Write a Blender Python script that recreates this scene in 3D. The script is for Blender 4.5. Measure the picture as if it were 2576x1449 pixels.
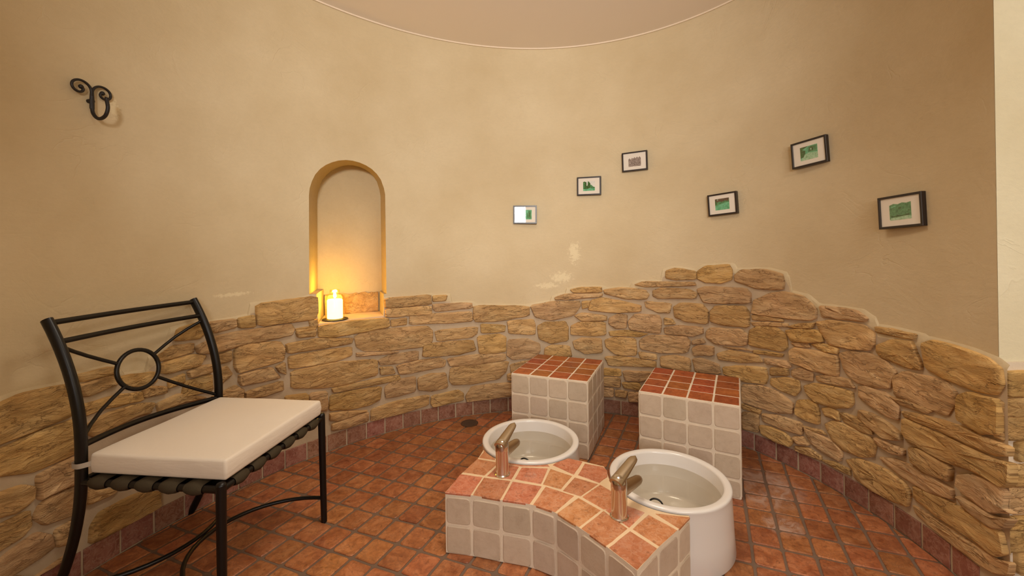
import bpy, bmesh, math, random
from math import sin, cos, pi, radians, atan2, hypot
from mathutils import Vector, Matrix
from mathutils.geometry import delaunay_2d_cdt

for o in list(bpy.data.objects):
    bpy.data.objects.remove(o)
scn = bpy.context.scene
COL = scn.collection
random.seed(7)

# ------------------------------------------------------------------ camera
cam_data = bpy.data.cameras.new('camera')
cam = bpy.data.objects.new('camera', cam_data)
COL.objects.link(cam)
CAM_H = 1.1
cam.location = (0, 0, CAM_H)
cam_data.sensor_width = 36.0
cam_data.lens = 1036.8829 / 2576 * 36.0
cam_data.shift_y = -101.0026 / 2576
cam_data.clip_start = 0.02
cam.matrix_world = Matrix.Translation((0, 0, CAM_H)) @ Matrix.Rotation(pi / 2 + 0.0021, 4, 'X') @ Matrix.Rotation(-0.0130, 4, 'Z')
scn.camera = cam

# ------------------------------------------------------------------ light
world = bpy.data.worlds.new('world')
scn.world = world
world.use_nodes = True
world.node_tree.nodes['Background'].inputs['Color'].default_value = (0.9, 0.95, 1.0, 1)
world.node_tree.nodes['Background'].inputs['Strength'].default_value = 0.4

def area(name, loc, rot, sx, sy, power, color, spread=pi, disk=False):
    l = bpy.data.lights.new(name, 'AREA')
    l.shape = 'ELLIPSE' if disk else 'RECTANGLE'
    l.size = sx; l.size_y = sy; l.energy = power; l.color = color; l.spread = spread
    o = bpy.data.objects.new(name, l); COL.objects.link(o)
    o.location = loc; o.rotation_euler = rot
    return o

# daylight from the window behind the photographer, the rotunda ceiling lamp, and added fills
area('window_daylight', (-0.83, -2.69, 1.76), (radians(90), 0, 0), 0.60, 0.80, 15, (0.98, 0.98, 1.0))
area('added_front_fill', (0.50, -2.62, 1.80), (radians(90), 0, 0), 1.0, 1.1, 29, (0.98, 0.98, 1.0))  # source added behind the camera as main light on the far wall
area('rotunda_ceiling_lamp', (0.10, 1.35, 2.44), (0, 0, 0), 0.55, 0.55, 9.5, (1.0, 0.90, 0.76), spread=radians(120), disk=True)
area('added_reveal_fill', (1.2, -0.55, 2.44), (0, 0, 0), 0.6, 0.6, 20, (1.0, 0.94, 0.84), disk=True)  # unseen fill added over the lobby to brighten the reveal
# unseen spot added in the lobby to brighten the upper far wall
sp = bpy.data.lights.new('added_wall_spot', 'SPOT')
sp.energy = 315; sp.color = (1.0, 0.97, 0.92); sp.spot_size = radians(64); sp.spot_blend = 1.0; sp.shadow_soft_size = 0.12
spo = bpy.data.objects.new('added_wall_spot', sp); COL.objects.link(spo)
spo.location = (0.10, -1.30, 1.75)
spo.rotation_euler = (Vector((-0.20, 2.72, 2.15)) - Vector(spo.location)).to_track_quat('-Z', 'Y').to_euler()

vs = scn.view_settings
vs.view_transform = 'Standard'
vs.look = 'None'
vs.gamma = 1.0
vs.use_curve_mapping = False
vs.exposure = 0.07

# ------------------------------------------------------------------ room shape
CX, CY, R0 = -0.04213, 1.21099, 1.55485
A2, B2, A3, B3 = -0.07128, 0.1232, -0.00099, 0.02662
HZ = 2.47335
BB = 0.090
A_END = 4.38  # unseen left end carried further round to keep window light off the left wall
A_BEG = 0.011
RS = 1.55

def rad(a):
    return R0 + A2 * cos(2 * a) + B2 * sin(2 * a) + A3 * cos(3 * a) + B3 * sin(3 * a)

def wp(a, z, off=0.0):
    r = rad(a) - off
    return Vector((CX + r * cos(a), CY + r * sin(a), z))

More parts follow.
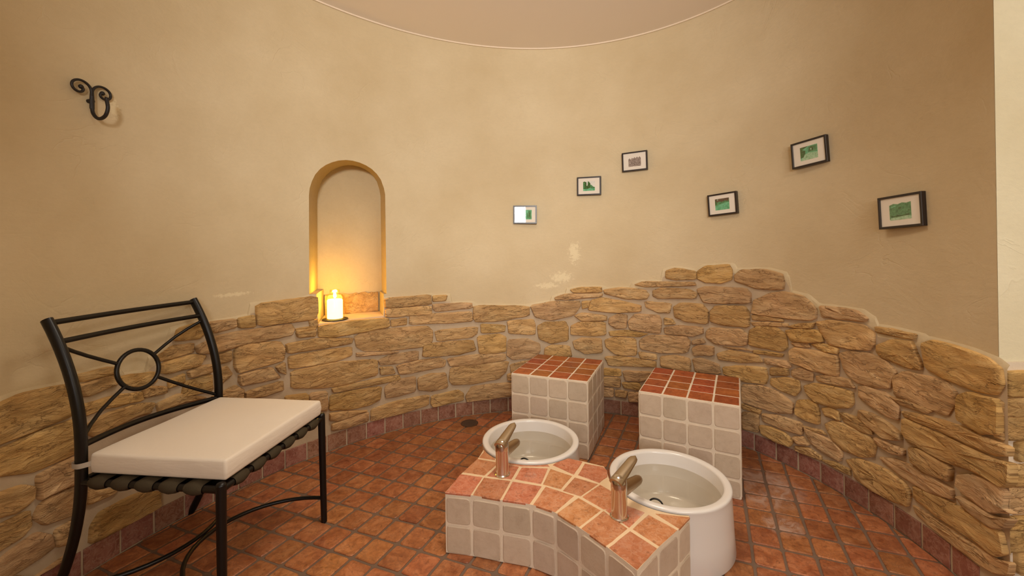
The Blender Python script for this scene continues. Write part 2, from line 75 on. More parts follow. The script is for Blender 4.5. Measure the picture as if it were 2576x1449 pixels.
DATA = {"ST":[[[2.5659,0.8479],[2.356,0.8577],[2.3542,0.7685],[2.3721,0.7349],[2.5602,0.7408]],[[2.0904,0.8075],[1.8968,0.8121],[1.8944,0.7521],[2.088,0.7534]],[[2.0881,0.7451],[1.8945,0.7398],[1.8949,0.6889],[2.0857,0.6975]],[[1.8881,0.8025],[1.8262,0.8013],[1.8324,0.7706],[1.8883,0.7717]],[[1.8885,0.7497],[1.7202,0.7425],[1.7175,0.7103],[1.8742,0.704],[1.887,0.7187]],[[1.9854,0.6924],[1.839,0.6866],[1.7207,0.6832],[1.7182,0.6237],[1.81,0.6205],[1.9888,0.6373]],[[1.7114,0.7235],[1.4743,0.7048],[1.4748,0.644],[1.6032,0.6136],[1.7034,0.6176],[1.7139,0.6415]],[[2.3523,0.6976],[2.1832,0.6993],[2.0772,0.6895],[2.072,0.6387],[2.1838,0.6275],[2.3015,0.6223],[2.3528,0.6383]],[[2.066,0.6752],[2.0,0.6775],[2.0003,0.6391],[2.0635,0.6372]],[[2.214,0.6022],[2.1838,0.6275],[2.0149,0.6203],[1.9102,0.6121],[1.89,0.5783],[1.8935,0.5129],[1.9406,0.4866],[2.0732,0.4932],[2.1738,0.5131],[2.2064,0.5451]],[[1.8812,0.577],[1.6949,0.5801],[1.6982,0.5392],[1.7221,0.5146],[1.8699,0.509]],[[1.6829,0.5973],[1.5771,0.5792],[1.5803,0.5422],[1.6332,0.5373],[1.6804,0.5419]],[[1.568,0.6112],[1.4577,0.6153],[1.4495,0.5682],[1.4528,0.5121],[1.5629,0.527]],[[1.9287,0.5017],[1.7163,0.4956],[1.705,0.4302],[1.7821,0.4097],[1.9352,0.4247]],[[1.6984,0.5164],[1.6039,0.5255],[1.5748,0.5],[1.5756,0.407],[1.6285,0.3981],[1.6904,0.4054]],[[1.5662,0.4807],[1.4876,0.4854],[1.4332,0.4461],[1.4308,0.3992],[1.4598,0.3532],[1.5468,0.3488],[1.5729,0.3789]],[[2.4678,0.6284],[2.3629,0.6297],[2.2222,0.5985],[2.2278,0.5739],[2.3432,0.5726],[2.4634,0.5817]],[[2.2067,0.5095],[2.0276,0.4788],[2.0734,0.4741],[2.2068,0.4914]],[[2.4612,0.5599],[2.3935,0.561],[2.2253,0.5497],[2.2257,0.5027],[2.2922,0.4866],[2.457,0.4988]],[[2.1188,0.4424],[2.0735,0.4642],[1.9524,0.4629],[1.9529,0.4112],[2.0454,0.4072],[2.1134,0.4164]],[[2.0456,0.3904],[1.9588,0.4038],[1.865,0.4019],[1.8356,0.3786],[1.8418,0.3442],[1.9884,0.3335],[2.0345,0.3412]],[[1.8297,0.3864],[1.723,0.3961],[1.5786,0.3887],[1.576,0.3512],[1.694,0.3326],[1.8182,0.3396]],[[1.8154,0.3257],[1.7236,0.3324],[1.5644,0.3363],[1.5767,0.2676],[1.6064,0.2244],[1.7246,0.205],[1.8074,0.2165],[1.8219,0.2509]],[[2.4524,0.4831],[2.2923,0.479],[2.1244,0.4504],[2.1223,0.3615],[2.2405,0.3428],[2.3449,0.3572],[2.4507,0.3978]],[[2.1136,0.4],[2.0627,0.3906],[2.0516,0.35],[2.1111,0.3583]],[[2.3039,0.3383],[2.1309,0.3355],[2.0346,0.3328],[2.0291,0.306],[2.1312,0.303],[2.2989,0.3174]],[[2.0949,0.2711],[2.0634,0.3031],[1.9654,0.3062],[1.9662,0.216],[2.0471,0.2061],[2.0898,0.2116]],[[1.9568,0.2911],[1.9011,0.3082],[1.8363,0.2985],[1.8282,0.2076],[1.902,0.1988],[1.9545,0.2214]],[[2.3094,0.3024],[2.2139,0.2983],[2.1089,0.2837],[2.1152,0.2119],[2.1544,0.1932],[2.2417,0.1989],[2.3152,0.2254]],[[1.8993,0.163],[1.7841,0.1757],[1.7606,0.1482],[1.761,0.1076],[1.8911,0.095],[1.9026,0.1201]],[[1.7519,0.1283],[1.7248,0.1868],[1.5568,0.1913],[1.5248,0.1932],[1.5255,0.1046],[1.6664,0.0943],[1.7463,0.094]],[[2.1519,0.16],[2.0759,0.1738],[1.9081,0.1741],[1.9115,0.1139],[2.0194,0.094],[2.1525,0.0955]],[[2.3128,0.2055],[2.2417,0.1888],[2.163,0.1626],[2.2845,0.1552],[2.3131,0.1716]],[[2.3058,0.1115],[2.3055,0.1417],[2.242,0.1523],[2.1631,0.1521],[2.1635,0.104],[2.2425,0.098]],[[2.3853,0.3432],[2.3221,0.3299],[2.3204,0.2276],[2.386,0.2523]],[[2.4722,0.3646],[2.3927,0.3462],[2.3959,0.2603],[2.4728,0.2916]],[[1.5588,0.3125],[1.4599,0.342],[1.495,0.28],[1.5534,0.2515]],[[1.571,0.2485],[1.4777,0.2791],[1.4783,0.2043],[1.5684,0.211]],[[0.9358,0.95],[0.9039,0.9681],[0.8322,0.9502],[0.8302,0.9053],[0.9045,0.8962],[0.9361,0.9072]],[[0.8252,0.9505],[0.7992,0.9841],[0.7214,0.9949],[0.7105,0.9647],[0.7131,0.9107],[0.7449,0.8884],[0.7953,0.8878],[0.8255,0.9097]],[[0.7018,0.9346],[0.6816,0.9664],[0.6078,0.9746],[0.5534,0.954],[0.5475,0.9201],[0.5499,0.8785],[0.6301,0.8711],[0.6998,0.9043]],[[1.0496,0.8578],[1.0239,0.8767],[0.8375,0.8843],[0.8329,0.8683],[1.0039,0.847]],[[1.3014,0.8174],[1.2681,0.8307],[1.1811,0.8349],[1.1786,0.8029],[1.2904,0.7989]],[[1.3662,0.7634],[1.3239,0.7866],[1.1761,0.792],[1.1789,0.7754],[1.2908,0.7542],[1.3635,0.7493]],[[1.1705,0.8169],[1.1069,0.8347],[1.0142,0.8244],[0.9993,0.7947],[1.0096,0.7676],[1.0814,0.7622],[1.1653,0.7942]],[[1.4693,0.7091],[1.3805,0.7354],[1.2688,0.7406],[1.2635,0.7082],[1.2917,0.6424],[1.3815,0.609],[1.4498,0.6336]],[[0.984,0.8221],[0.9539,0.8416],[0.8568,0.8414],[0.8286,0.8196],[0.8335,0.7904],[0.9644,0.776],[0.9842,0.7916]],[[0.826,0.8444],[0.8002,0.8632],[0.6649,0.8667],[0.652,0.8424],[0.6524,0.7906],[0.764,0.772],[0.8055,0.7738]],[[1.2195,0.7464],[1.1816,0.7661],[1.1075,0.747],[1.0302,0.7217],[1.0305,0.6863],[1.1186,0.6694],[1.2309,0.6814]],[[1.2578,0.7361],[1.225,0.7416],[1.2308,0.6999],[1.2555,0.6898]],[[1.0148,0.7496],[0.9203,0.7464],[0.9256,0.6904],[0.9651,0.6851],[1.01,0.7148]],[[0.9107,0.7264],[0.8862,0.7548],[0.8103,0.757],[0.7921,0.7196],[0.7926,0.6473],[0.8679,0.6448],[0.9063,0.6677]],[[0.7828,0.7212],[0.7642,0.7562],[0.67,0.7688],[0.6572,0.7378],[0.6579,0.6598],[0.7423,0.6505],[0.7833,0.6653]],[[1.2861,0.6426],[1.2584,0.6601],[1.1612,0.6436],[1.1614,0.6162],[1.2588,0.6081]],[[1.0773,0.6191],[1.0511,0.6665],[0.9652,0.6678],[0.9556,0.6346],[0.9611,0.556],[1.0062,0.5573],[1.0725,0.5659]],[[1.1506,0.6307],[1.1187,0.6604],[1.0822,0.6545],[1.0854,0.5734],[1.1247,0.5647],[1.1509,0.5942]],[[1.4417,0.5678],[1.4101,0.5953],[1.3254,0.5999],[1.3145,0.5581],[1.3152,0.4741],[1.3828,0.4499],[1.4338,0.4833]],[[1.3033,0.5677],[1.2699,0.5984],[1.1668,0.6021],[1.1648,0.52],[1.216,0.5068],[1.3038,0.5118]],[[1.2958,0.4654],[1.2598,0.4903],[1.1838,0.4909],[1.1791,0.3996],[1.2442,0.3847],[1.2879,0.4192]],[[1.1678,0.4831],[1.1304,0.507],[1.0524,0.5062],[1.0481,0.4002],[1.1208,0.3886],[1.1628,0.438]],[[1.1514,0.5395],[1.0882,0.5569],[1.0063,0.5441],[1.0369,0.5218],[1.1463,0.5144]],[[1.0345,0.5],[1.0013,0.5362],[0.8686,0.5532],[0.8546,0.5274],[0.8646,0.4586],[0.9571,0.436],[1.0324,0.4473]],[[0.9435,0.5935],[0.8922,0.6153],[0.8115,0.6191],[0.8094,0.5872],[0.8448,0.561],[0.9414,0.5596]],[[0.7977,0.598],[0.7836,0.6237],[0.6843,0.6402],[0.6626,0.6176],[0.6674,0.5565],[0.766,0.5344],[0.7979,0.5658]],[[0.6558,0.6417],[0.6318,0.6702],[0.5724,0.6792],[0.5436,0.6531],[0.54,0.5926],[0.5526,0.5674],[0.6327,0.5605],[0.6586,0.5667]],[[0.9431,0.6536],[0.9162,0.6492],[0.9066,0.6254],[0.9419,0.6152]],[[0.7478,0.5279],[0.6763,0.5386],[0.6502,0.534],[0.7208,0.5244]],[[0.8454,0.4885],[0.8263,0.514],[0.7753,0.5159],[0.7757,0.4681],[0.841,0.4486]],[[0.845,0.5338],[0.812,0.5542],[0.8028,0.5339],[0.8452,0.5149]],[[1.4115,0.4173],[1.3829,0.4405],[1.31,0.4323],[1.3022,0.3628],[1.3612,0.3237],[1.412,0.3565]],[[1.0403,0.4211],[0.9772,0.4186],[0.9749,0.3887],[1.0329,0.3853]],[[1.1687,0.3715],[1.1104,0.3837],[0.9775,0.3725],[0.9778,0.3403],[1.1531,0.3159]],[[0.9598,0.4095],[0.9082,0.4305],[0.8554,0.4197],[0.856,0.3493],[0.9088,0.3457],[0.9578,0.3496]],[[0.8459,0.4225],[0.8223,0.4377],[0.7578,0.4187],[0.7536,0.3691],[0.837,0.353]],[[0.7618,0.4804],[0.7209,0.5151],[0.6331,0.5166],[0.6162,0.4866],[0.677,0.4611],[0.7575,0.4502]],[[0.7442,0.4078],[0.6993,0.4338],[0.608,0.4576],[0.602,0.4137],[0.6087,0.3747],[0.6778,0.3578],[0.74,0.3743]],[[1.1746,0.2949],[1.1111,0.2951],[1.1088,0.2549],[1.175,0.249]],[[1.1007,0.2879],[0.9981,0.3005],[0.9682,0.2864],[1.0341,0.2347],[1.0907,0.2313]],[[1.1751,0.2371],[1.1115,0.2381],[1.112,0.1821],[1.1755,0.1803]],[[1.1039,0.2107],[1.0418,0.2222],[1.0294,0.1784],[1.0963,0.1807]],[[1.1756,0.1666],[1.1384,0.1636],[1.1388,0.1135],[1.1761,0.107]],[[1.1306,0.1559],[1.0861,0.1559],[1.0916,0.1143],[1.1309,0.115]],[[1.081,0.1526],[1.0296,0.1607],[1.03,0.1032],[1.0788,0.0948]],[[0.6443,0.7621],[0.6403,0.8061],[0.5933,0.8501],[0.551,0.8671],[0.4928,0.8549],[0.4663,0.8215],[0.4533,0.7973],[0.4553,0.7592],[0.4703,0.7445],[0.5521,0.7347],[0.6482,0.7366]],[[0.6483,0.7242],[0.605,0.7309],[0.5522,0.726],[0.5523,0.7173],[0.6448,0.7033]],[[0.6486,0.6857],[0.6052,0.6989],[0.5385,0.7065],[0.5386,0.6967],[0.6414,0.6732]],[[0.4432,0.8156],[0.4009,0.8197],[0.3409,0.8185],[0.3134,0.7943],[0.3166,0.7815],[0.3854,0.7725],[0.4371,0.7693]],[[0.4538,0.7381],[0.4176,0.7576],[0.3539,0.7613],[0.3229,0.7606],[0.2957,0.7407],[0.2962,0.694],[0.3085,0.6667],[0.3549,0.6525],[0.4154,0.6501],[0.4346,0.6854]],[[0.291,0.7655],[0.2478,0.7696],[0.1904,0.7665],[0.1934,0.7508],[0.2481,0.7473],[0.2896,0.7474]],[[0.5422,0.6738],[0.501,0.6962],[0.4508,0.7015],[0.4378,0.6843],[0.4348,0.6562],[0.4847,0.6361],[0.5254,0.6288]],[[0.5255,0.6174],[0.478,0.6329],[0.4748,0.6166],[0.5154,0.6057]],[[0.468,0.631],[0.4415,0.6459],[0.393,0.6379],[0.3964,0.6161],[0.4352,0.6122]],[[0.531,0.5773],[0.5154,0.5973],[0.4517,0.6048],[0.3933,0.6021],[0.3941,0.5201],[0.4199,0.5128],[0.4691,0.5111],[0.5298,0.5237]],[[0.3884,0.6193],[0.355,0.6427],[0.3087,0.6516],[0.2638,0.6381],[0.2407,0.6085],[0.2512,0.5767],[0.2574,0.5376],[0.2948,0.5222],[0.3407,0.5171],[0.3747,0.5496]],[[0.2871,0.6927],[0.2482,0.7295],[0.1991,0.7382],[0.1909,0.7117],[0.176,0.6638],[0.179,0.6459],[0.2201,0.6398],[0.2756,0.6513],[0.288,0.6646]],[[0.6444,0.5366],[0.6065,0.5456],[0.5537,0.5486],[0.5573,0.5385],[0.6427,0.5248]],[[0.6104,0.5061],[0.5436,0.5208],[0.53,0.5008],[0.5369,0.4892],[0.607,0.4864]],[[0.5912,0.4659],[0.5404,0.4848],[0.5373,0.4529],[0.5915,0.43]],[[0.5267,0.4794],[0.5027,0.5042],[0.4659,0.4963],[0.4679,0.4584],[0.5031,0.451],[0.5269,0.4566]],[[0.5917,0.4091],[0.5443,0.4382],[0.5066,0.4381],[0.5036,0.4005],[0.5175,0.3622],[0.5588,0.3662],[0.5902,0.38]],[[0.4544,0.4856],[0.4199,0.5086],[0.3625,0.5157],[0.3502,0.4901],[0.4041,0.4741],[0.4529,0.4702]],[[0.6808,0.3377],[0.626,0.3599],[0.5728,0.3531],[0.5281,0.3195],[0.5286,0.268],[0.5737,0.2468],[0.645,0.2428],[0.6815,0.2489]],[[0.4882,0.4252],[0.463,0.449],[0.4042,0.4638],[0.3551,0.4653],[0.3533,0.422],[0.362,0.398],[0.405,0.3717],[0.4571,0.3659],[0.4851,0.3992]],[[0.3377,0.4992],[0.3192,0.5115],[0.2651,0.5109],[0.2347,0.4797],[0.2366,0.4302],[0.2659,0.4244],[0.3107,0.4428],[0.3365,0.4611]],[[0.5351,0.696],[0.5008,0.7197],[0.4605,0.7309],[0.4673,0.7073],[0.5146,0.6962]],[[0.5167,0.2975],[0.5106,0.3419],[0.4804,0.3609],[0.4563,0.3578],[0.4493,0.3202],[0.4498,0.2692],[0.4812,0.2636],[0.515,0.2734]],[[0.6835,0.2315],[0.6246,0.2285],[0.6288,0.207],[0.6837,0.2067]],[[0.6839,0.1854],[0.6329,0.2033],[0.6317,0.1083],[0.6847,0.094]],[[0.6208,0.2103],[0.5771,0.2312],[0.5002,0.2377],[0.4988,0.1852],[0.5581,0.1725],[0.617,0.1786]],[[0.6273,0.1451],[0.5973,0.1591],[0.5505,0.1549],[0.5277,0.1323],[0.5356,0.1024],[0.5783,0.094],[0.6216,0.1079]],[[0.5003,0.2252],[0.4445,0.24],[0.4318,0.2323],[0.4817,0.2155]],[[0.4392,0.3443],[0.4144,0.367],[0.3948,0.3544],[0.3915,0.3224],[0.4311,0.3199]],[[0.3877,0.3561],[0.3717,0.3635],[0.3369,0.3641],[0.308,0.3463],[0.3049,0.3233],[0.3373,0.3162],[0.3808,0.3295]],[[0.4314,0.2785],[0.4077,0.3106],[0.3547,0.3139],[0.3101,0.3079],[0.2952,0.2825],[0.3023,0.2361],[0.3384,0.2061],[0.3802,0.2005],[0.4121,0.2221]],[[0.4921,0.2195],[0.4631,0.2199],[0.4086,0.2131],[0.3857,0.185],[0.3921,0.143],[0.4236,0.1436],[0.4728,0.1657]],[[0.5256,0.1528],[0.497,0.1747],[0.4804,0.1491],[0.5125,0.1318]],[[0.5195,0.1116],[0.4824,0.1329],[0.4456,0.119],[0.4457,0.1053],[0.4977,0.094],[0.5204,0.094]],[[0.4413,0.1058],[0.4094,0.1248],[0.3669,0.1265],[0.3653,0.1067],[0.4096,0.1016]],[[0.3736,0.161],[0.3385,0.1952],[0.2709,0.2096],[0.2255,0.1998],[0.2081,0.182],[0.2141,0.1213],[0.2555,0.1028],[0.3122,0.094],[0.3514,0.108],[0.3563,0.1366]],[[0.3365,0.4011],[0.3024,0.4078],[0.2625,0.3981],[0.2317,0.3797],[0.2287,0.3585],[0.2697,0.3334],[0.3097,0.3515],[0.3396,0.3732]],[[0.2949,0.3139],[0.2698,0.3211],[0.2226,0.3233],[0.2228,0.3047],[0.2537,0.2892],[0.285,0.2954]],[[0.1717,0.741],[0.1475,0.7613],[0.0783,0.7583],[0.0237,0.7482],[-0.0024,0.7293],[-0.0071,0.6875],[0.0054,0.6519],[0.05,0.6387],[0.1175,0.6425],[0.1645,0.6607]],[[0.2477,0.5842],[0.218,0.6208],[0.1568,0.6302],[0.1176,0.6312],[0.0968,0.6086],[0.0999,0.5684],[0.1188,0.5192],[0.178,0.5166],[0.2441,0.5185]],[[0.0874,0.6028],[0.0648,0.6246],[-0.0014,0.6348],[-0.002,0.5384],[0.0369,0.5148],[0.0882,0.5262]],[[0.2591,0.5055],[0.1984,0.5154],[0.1541,0.5134],[0.1662,0.4988],[0.2276,0.4918]],[[0.2258,0.4639],[0.1784,0.4852],[0.081,0.5028],[0.0017,0.5089],[-0.0188,0.5088],[-0.0179,0.489],[0.0091,0.469],[0.0814,0.4604],[0.1586,0.4577],[0.2197,0.4508]],[[0.2218,0.4432],[0.1587,0.4429],[0.0816,0.4468],[0.0093,0.454],[-0.0251,0.4657],[-0.0245,0.413],[-0.0107,0.3904],[0.0455,0.3886],[0.1204,0.366],[0.2081,0.3654],[0.2224,0.3894]],[[0.2063,0.3452],[0.1796,0.3582],[0.1071,0.3532],[0.1114,0.3062],[0.1683,0.2861],[0.2006,0.2973]],[[0.0902,0.3398],[0.0602,0.3691],[0.01,0.3855],[-0.0106,0.3772],[-0.0066,0.3227],[-0.0235,0.3266],[0.0181,0.2907],[0.0647,0.2935],[0.0936,0.3069]],[[0.0928,0.2693],[0.0539,0.2804],[0.0112,0.2813],[-0.0234,0.3088],[-0.0094,0.2721],[0.0185,0.2452],[0.0762,0.2486]],[[0.2831,0.2462],[0.2424,0.2714],[0.1604,0.2847],[0.1079,0.2804],[0.1044,0.2515],[0.169,0.2203],[0.2303,0.2205]],[[0.1994,0.2063],[0.1412,0.2261],[0.0653,0.239],[0.0011,0.2494],[-0.0086,0.1987],[0.0124,0.1669],[0.0661,0.1652],[0.1381,0.1567],[0.1978,0.168]],[[0.2002,0.1351],[0.1421,0.1399],[0.0663,0.1454],[0.0125,0.1533],[-0.0185,0.1759],[-0.0148,0.1429],[0.02,0.1098],[0.1041,0.0969],[0.1943,0.1134]],[[3.1568,0.6552],[3.1078,0.6746],[3.0289,0.6668],[3.0178,0.6048],[3.0238,0.562],[3.091,0.5527],[3.1574,0.5477]],[[3.1575,0.5231],[3.0911,0.5411],[3.0153,0.5428],[3.0011,0.4728],[3.016,0.4299],[3.0579,0.4255],[3.0917,0.4259],[3.1578,0.4605]],[[3.0829,0.4033],[3.0525,0.4129],[3.0161,0.4168],[2.9986,0.3962],[2.9989,0.3428],[3.0166,0.3303],[3.0664,0.3336],[3.0808,0.3313]],[[3.0796,0.3082],[3.0665,0.3187],[3.0166,0.3188],[2.9962,0.3031],[2.9995,0.2362],[3.0258,0.2284],[3.0722,0.2429],[3.0895,0.2792]],[[3.1581,0.4025],[3.1093,0.3961],[3.0908,0.3756],[3.0935,0.3401],[3.117,0.3243],[3.1584,0.3422]],[[3.1586,0.3088],[3.0974,0.3089],[3.0957,0.26],[3.1077,0.2432],[3.159,0.2331]],[[3.1592,0.193],[3.1271,0.2155],[3.0852,0.2292],[3.0605,0.1954],[3.0572,0.1569],[3.0831,0.1458],[3.1179,0.1417],[3.1595,0.1441]],[[3.0936,0.094],[3.0322,0.1039],[3.0252,0.094],[3.0678,0.094]],[[3.0523,0.205],[3.0202,0.2075],[3.0103,0.1664],[3.0206,0.1345],[3.0513,0.1507]],[[2.9874,0.1551],[2.9694,0.1864],[2.8934,0.1894],[2.8412,0.1531],[2.8405,0.0981],[2.8692,0.094],[2.8941,0.094],[2.951,0.094],[2.9899,0.0991]],[[2.995,0.244],[2.9933,0.2819],[2.9338,0.2399],[2.9436,0.2321],[2.9906,0.2364]],[[2.991,0.5122],[2.9482,0.5275],[2.8947,0.5273],[2.85,0.5101],[2.8612,0.4806],[2.8984,0.4845],[2.9801,0.4619],[2.99,0.4764]],[[3.0004,0.5837],[2.9283,0.5806],[2.8804,0.5677],[2.877,0.5373],[2.9671,0.5514],[2.9977,0.5458]],[[3.0089,0.652],[2.9789,0.6553],[2.9344,0.6579],[2.9313,0.6268],[2.9973,0.61]],[[2.9246,0.645],[2.8492,0.6339],[2.8439,0.5947],[2.8802,0.588],[2.9148,0.6076]],[[3.0145,0.6901],[2.9408,0.689],[2.935,0.665],[3.0029,0.6636]],[[3.1595,0.1308],[3.118,0.1314],[3.0936,0.094],[3.1183,0.094],[3.1597,0.0952]],[[2.7064,0.7913],[2.6295,0.7908],[2.628,0.7558],[2.697,0.7463]],[[2.6218,0.7907],[2.5725,0.7966],[2.5711,0.7432],[2.6194,0.7483]],[[2.7449,0.6962],[2.6841,0.7274],[2.6125,0.7304],[2.4506,0.726],[2.4395,0.6997],[2.4478,0.6719],[2.5213,0.6688],[2.6129,0.6669],[2.6977,0.6568],[2.7389,0.6705]],[[2.6235,0.6583],[2.5952,0.6649],[2.4907,0.6478],[2.4722,0.6077],[2.4789,0.5512],[2.5598,0.5443],[2.6244,0.5419],[2.6339,0.571],[2.6341,0.6455]],[[2.5033,0.5234],[2.4751,0.5371],[2.4732,0.4803],[2.4919,0.4963]],[[2.6203,0.5285],[2.5186,0.5287],[2.4929,0.4688],[2.5229,0.4699],[2.6144,0.4788],[2.6223,0.4971]],[[2.6016,0.4398],[2.4813,0.4459],[2.4801,0.3999],[2.5423,0.3974],[2.6007,0.4058]],[[2.6852,0.5694],[2.6584,0.5842],[2.6424,0.5424],[2.6791,0.5102]],[[2.6991,0.4628],[2.6777,0.4658],[2.6318,0.484],[2.6082,0.4535],[2.6114,0.409],[2.6863,0.4312]],[[2.6847,0.6412],[2.6444,0.6477],[2.6436,0.6063],[2.6833,0.6036]],[[2.4327,0.6969],[2.3601,0.6991],[2.3624,0.681],[2.4299,0.6843]],[[2.4328,0.679],[2.3603,0.6743],[2.3648,0.6456],[2.4269,0.6536]],[[2.3851,0.7302],[2.3556,0.7336],[2.3538,0.699],[2.3812,0.7018]],[[2.8441,0.6864],[2.8045,0.7191],[2.751,0.7143],[2.7512,0.6786],[2.8332,0.6695]],[[2.8305,0.6584],[2.7513,0.6678],[2.7202,0.6522],[2.7362,0.6141],[2.8307,0.6179]],[[2.7655,0.5999],[2.73,0.6107],[2.7013,0.6051],[2.7015,0.5757],[2.7611,0.5748]],[[2.7733,0.5597],[2.7016,0.5646],[2.6989,0.4932],[2.7826,0.5024],[2.778,0.529]],[[2.814,0.5821],[2.7754,0.5943],[2.7748,0.5613],[2.8137,0.5548]],[[2.8744,0.5864],[2.8227,0.5613],[2.8228,0.5405],[2.8746,0.5474]],[[2.8426,0.5033],[2.7884,0.5186],[2.7152,0.4678],[2.7828,0.4786],[2.8387,0.4702]],[[2.7895,0.7857],[2.7286,0.7996],[2.7162,0.7625],[2.7354,0.7328],[2.8,0.7422]]],"BT":[[[-0.2541,1.4996],[-0.2134,1.6187],[-0.1265,1.5934],[-0.1596,1.4806]],[[-0.1524,1.4794],[-0.12,1.591],[-0.0167,1.5661],[-0.0538,1.4512]],[[-0.0451,1.4491],[-0.0086,1.5626],[0.0972,1.5279],[0.0501,1.4239]],[[0.0612,1.4191],[0.113,1.5276],[0.2098,1.4677],[0.1323,1.3796]],[[0.1384,1.3709],[0.2229,1.4548],[0.2872,1.3851],[0.1996,1.3035]],[[0.2063,1.2973],[0.2945,1.3806],[0.3497,1.293],[0.2659,1.2189]],[[0.2726,1.2121],[0.3556,1.2831],[0.4121,1.207],[0.3305,1.1282]],[[-0.2054,1.6327],[-0.1573,1.7334],[-0.0679,1.7019],[-0.1192,1.6071]],[[-0.1093,1.6022],[-0.061,1.6952],[0.0162,1.6678],[-0.0136,1.5772]],[[-0.001,1.5791],[0.0273,1.6613],[0.1308,1.6489],[0.0971,1.5439]],[[0.1043,1.5416],[0.1427,1.6498],[0.2201,1.5944],[0.167,1.5107]],[[0.1747,1.5003],[0.2294,1.5851],[0.31,1.539],[0.2314,1.4643]],[[0.2368,1.4613],[0.3162,1.5336],[0.3488,1.4914],[0.3471,1.3926],[0.2964,1.3893]],[[0.3024,1.3865],[0.3563,1.4285],[0.4283,1.3693],[0.3563,1.2982]],[[0.3644,1.2905],[0.4382,1.3582],[0.5015,1.2826],[0.4216,1.2161]],[[-0.1513,1.7441],[-0.1259,1.8147],[-0.0636,1.7839],[-0.0823,1.7221]],[[-0.0543,1.6989],[0.0132,1.6895],[0.1338,1.6839],[0.1421,1.6647],[0.0263,1.6713]],[[0.1533,1.6771],[0.2082,1.7417],[0.2787,1.6997],[0.2294,1.6058]],[[0.2447,1.602],[0.2865,1.6866],[0.3571,1.657],[0.373,1.6047],[0.3161,1.5475]],[[0.462,1.3644],[0.5673,1.344],[0.5106,1.2899]]],"BF":[[-0.2541,1.4996],[-0.1567,1.4805],[-0.0498,1.4502],[0.0557,1.421],[0.1345,1.3753],[0.2025,1.2996],[0.269,1.2155],[0.33,1.1265]],"BR":[[0.33,1.1265],[0.4166,1.2102],[0.506,1.2863],[0.5703,1.3472]],"BL":[[-0.2541,1.4996],[-0.2096,1.6245],[-0.1544,1.7401],[-0.1261,1.8176]],"BM":[[0.1879,1.7464],[0.2087,1.7458],[0.2848,1.7035],[0.3585,1.6632],[0.3772,1.6223]],"FR":[[1.487,1.3303,-0.0132,0.0099],[1.2224,1.514,-0.008,0.0293],[1.0446,1.6538,0.0171,0.0419],[0.7375,1.3371,0.0538,-0.0622],[0.4652,1.5332,0.0612,-0.0844],[0.2186,1.2215,0.0436,-0.1152]],"FWH":[0.1591,0.1236],"RV":[[[1.4518,0.7168],[1.4939,0.7187],[1.5374,0.7191],[1.5364,0.6521],[1.4928,0.6502],[1.4507,0.6483]],[[1.426,0.6316],[1.4628,0.6384],[1.5363,0.6448],[1.5354,0.591],[1.462,0.5895],[1.4278,0.5924]],[[1.4253,0.5876],[1.462,0.5847],[1.5353,0.5862],[1.5344,0.5275],[1.461,0.5226],[1.4243,0.5241]],[[1.4754,0.5078],[1.4906,0.511],[1.5342,0.5129],[1.5334,0.4616],[1.4771,0.4574]],[[1.4548,0.4406],[1.5331,0.4445],[1.5322,0.3884],[1.4589,0.3869]],[[1.4415,0.3724],[1.4886,0.3792],[1.5321,0.381],[1.531,0.3127],[1.4576,0.3063],[1.4382,0.3129]],[[1.45,0.2893],[1.5308,0.2956],[1.5303,0.2639],[1.4423,0.2611]],[[1.4396,0.248],[1.5301,0.2541],[1.5293,0.2005],[1.4412,0.1943]],[[1.4704,0.1841],[1.5291,0.1883],[1.5283,0.137],[1.472,0.128]]]}

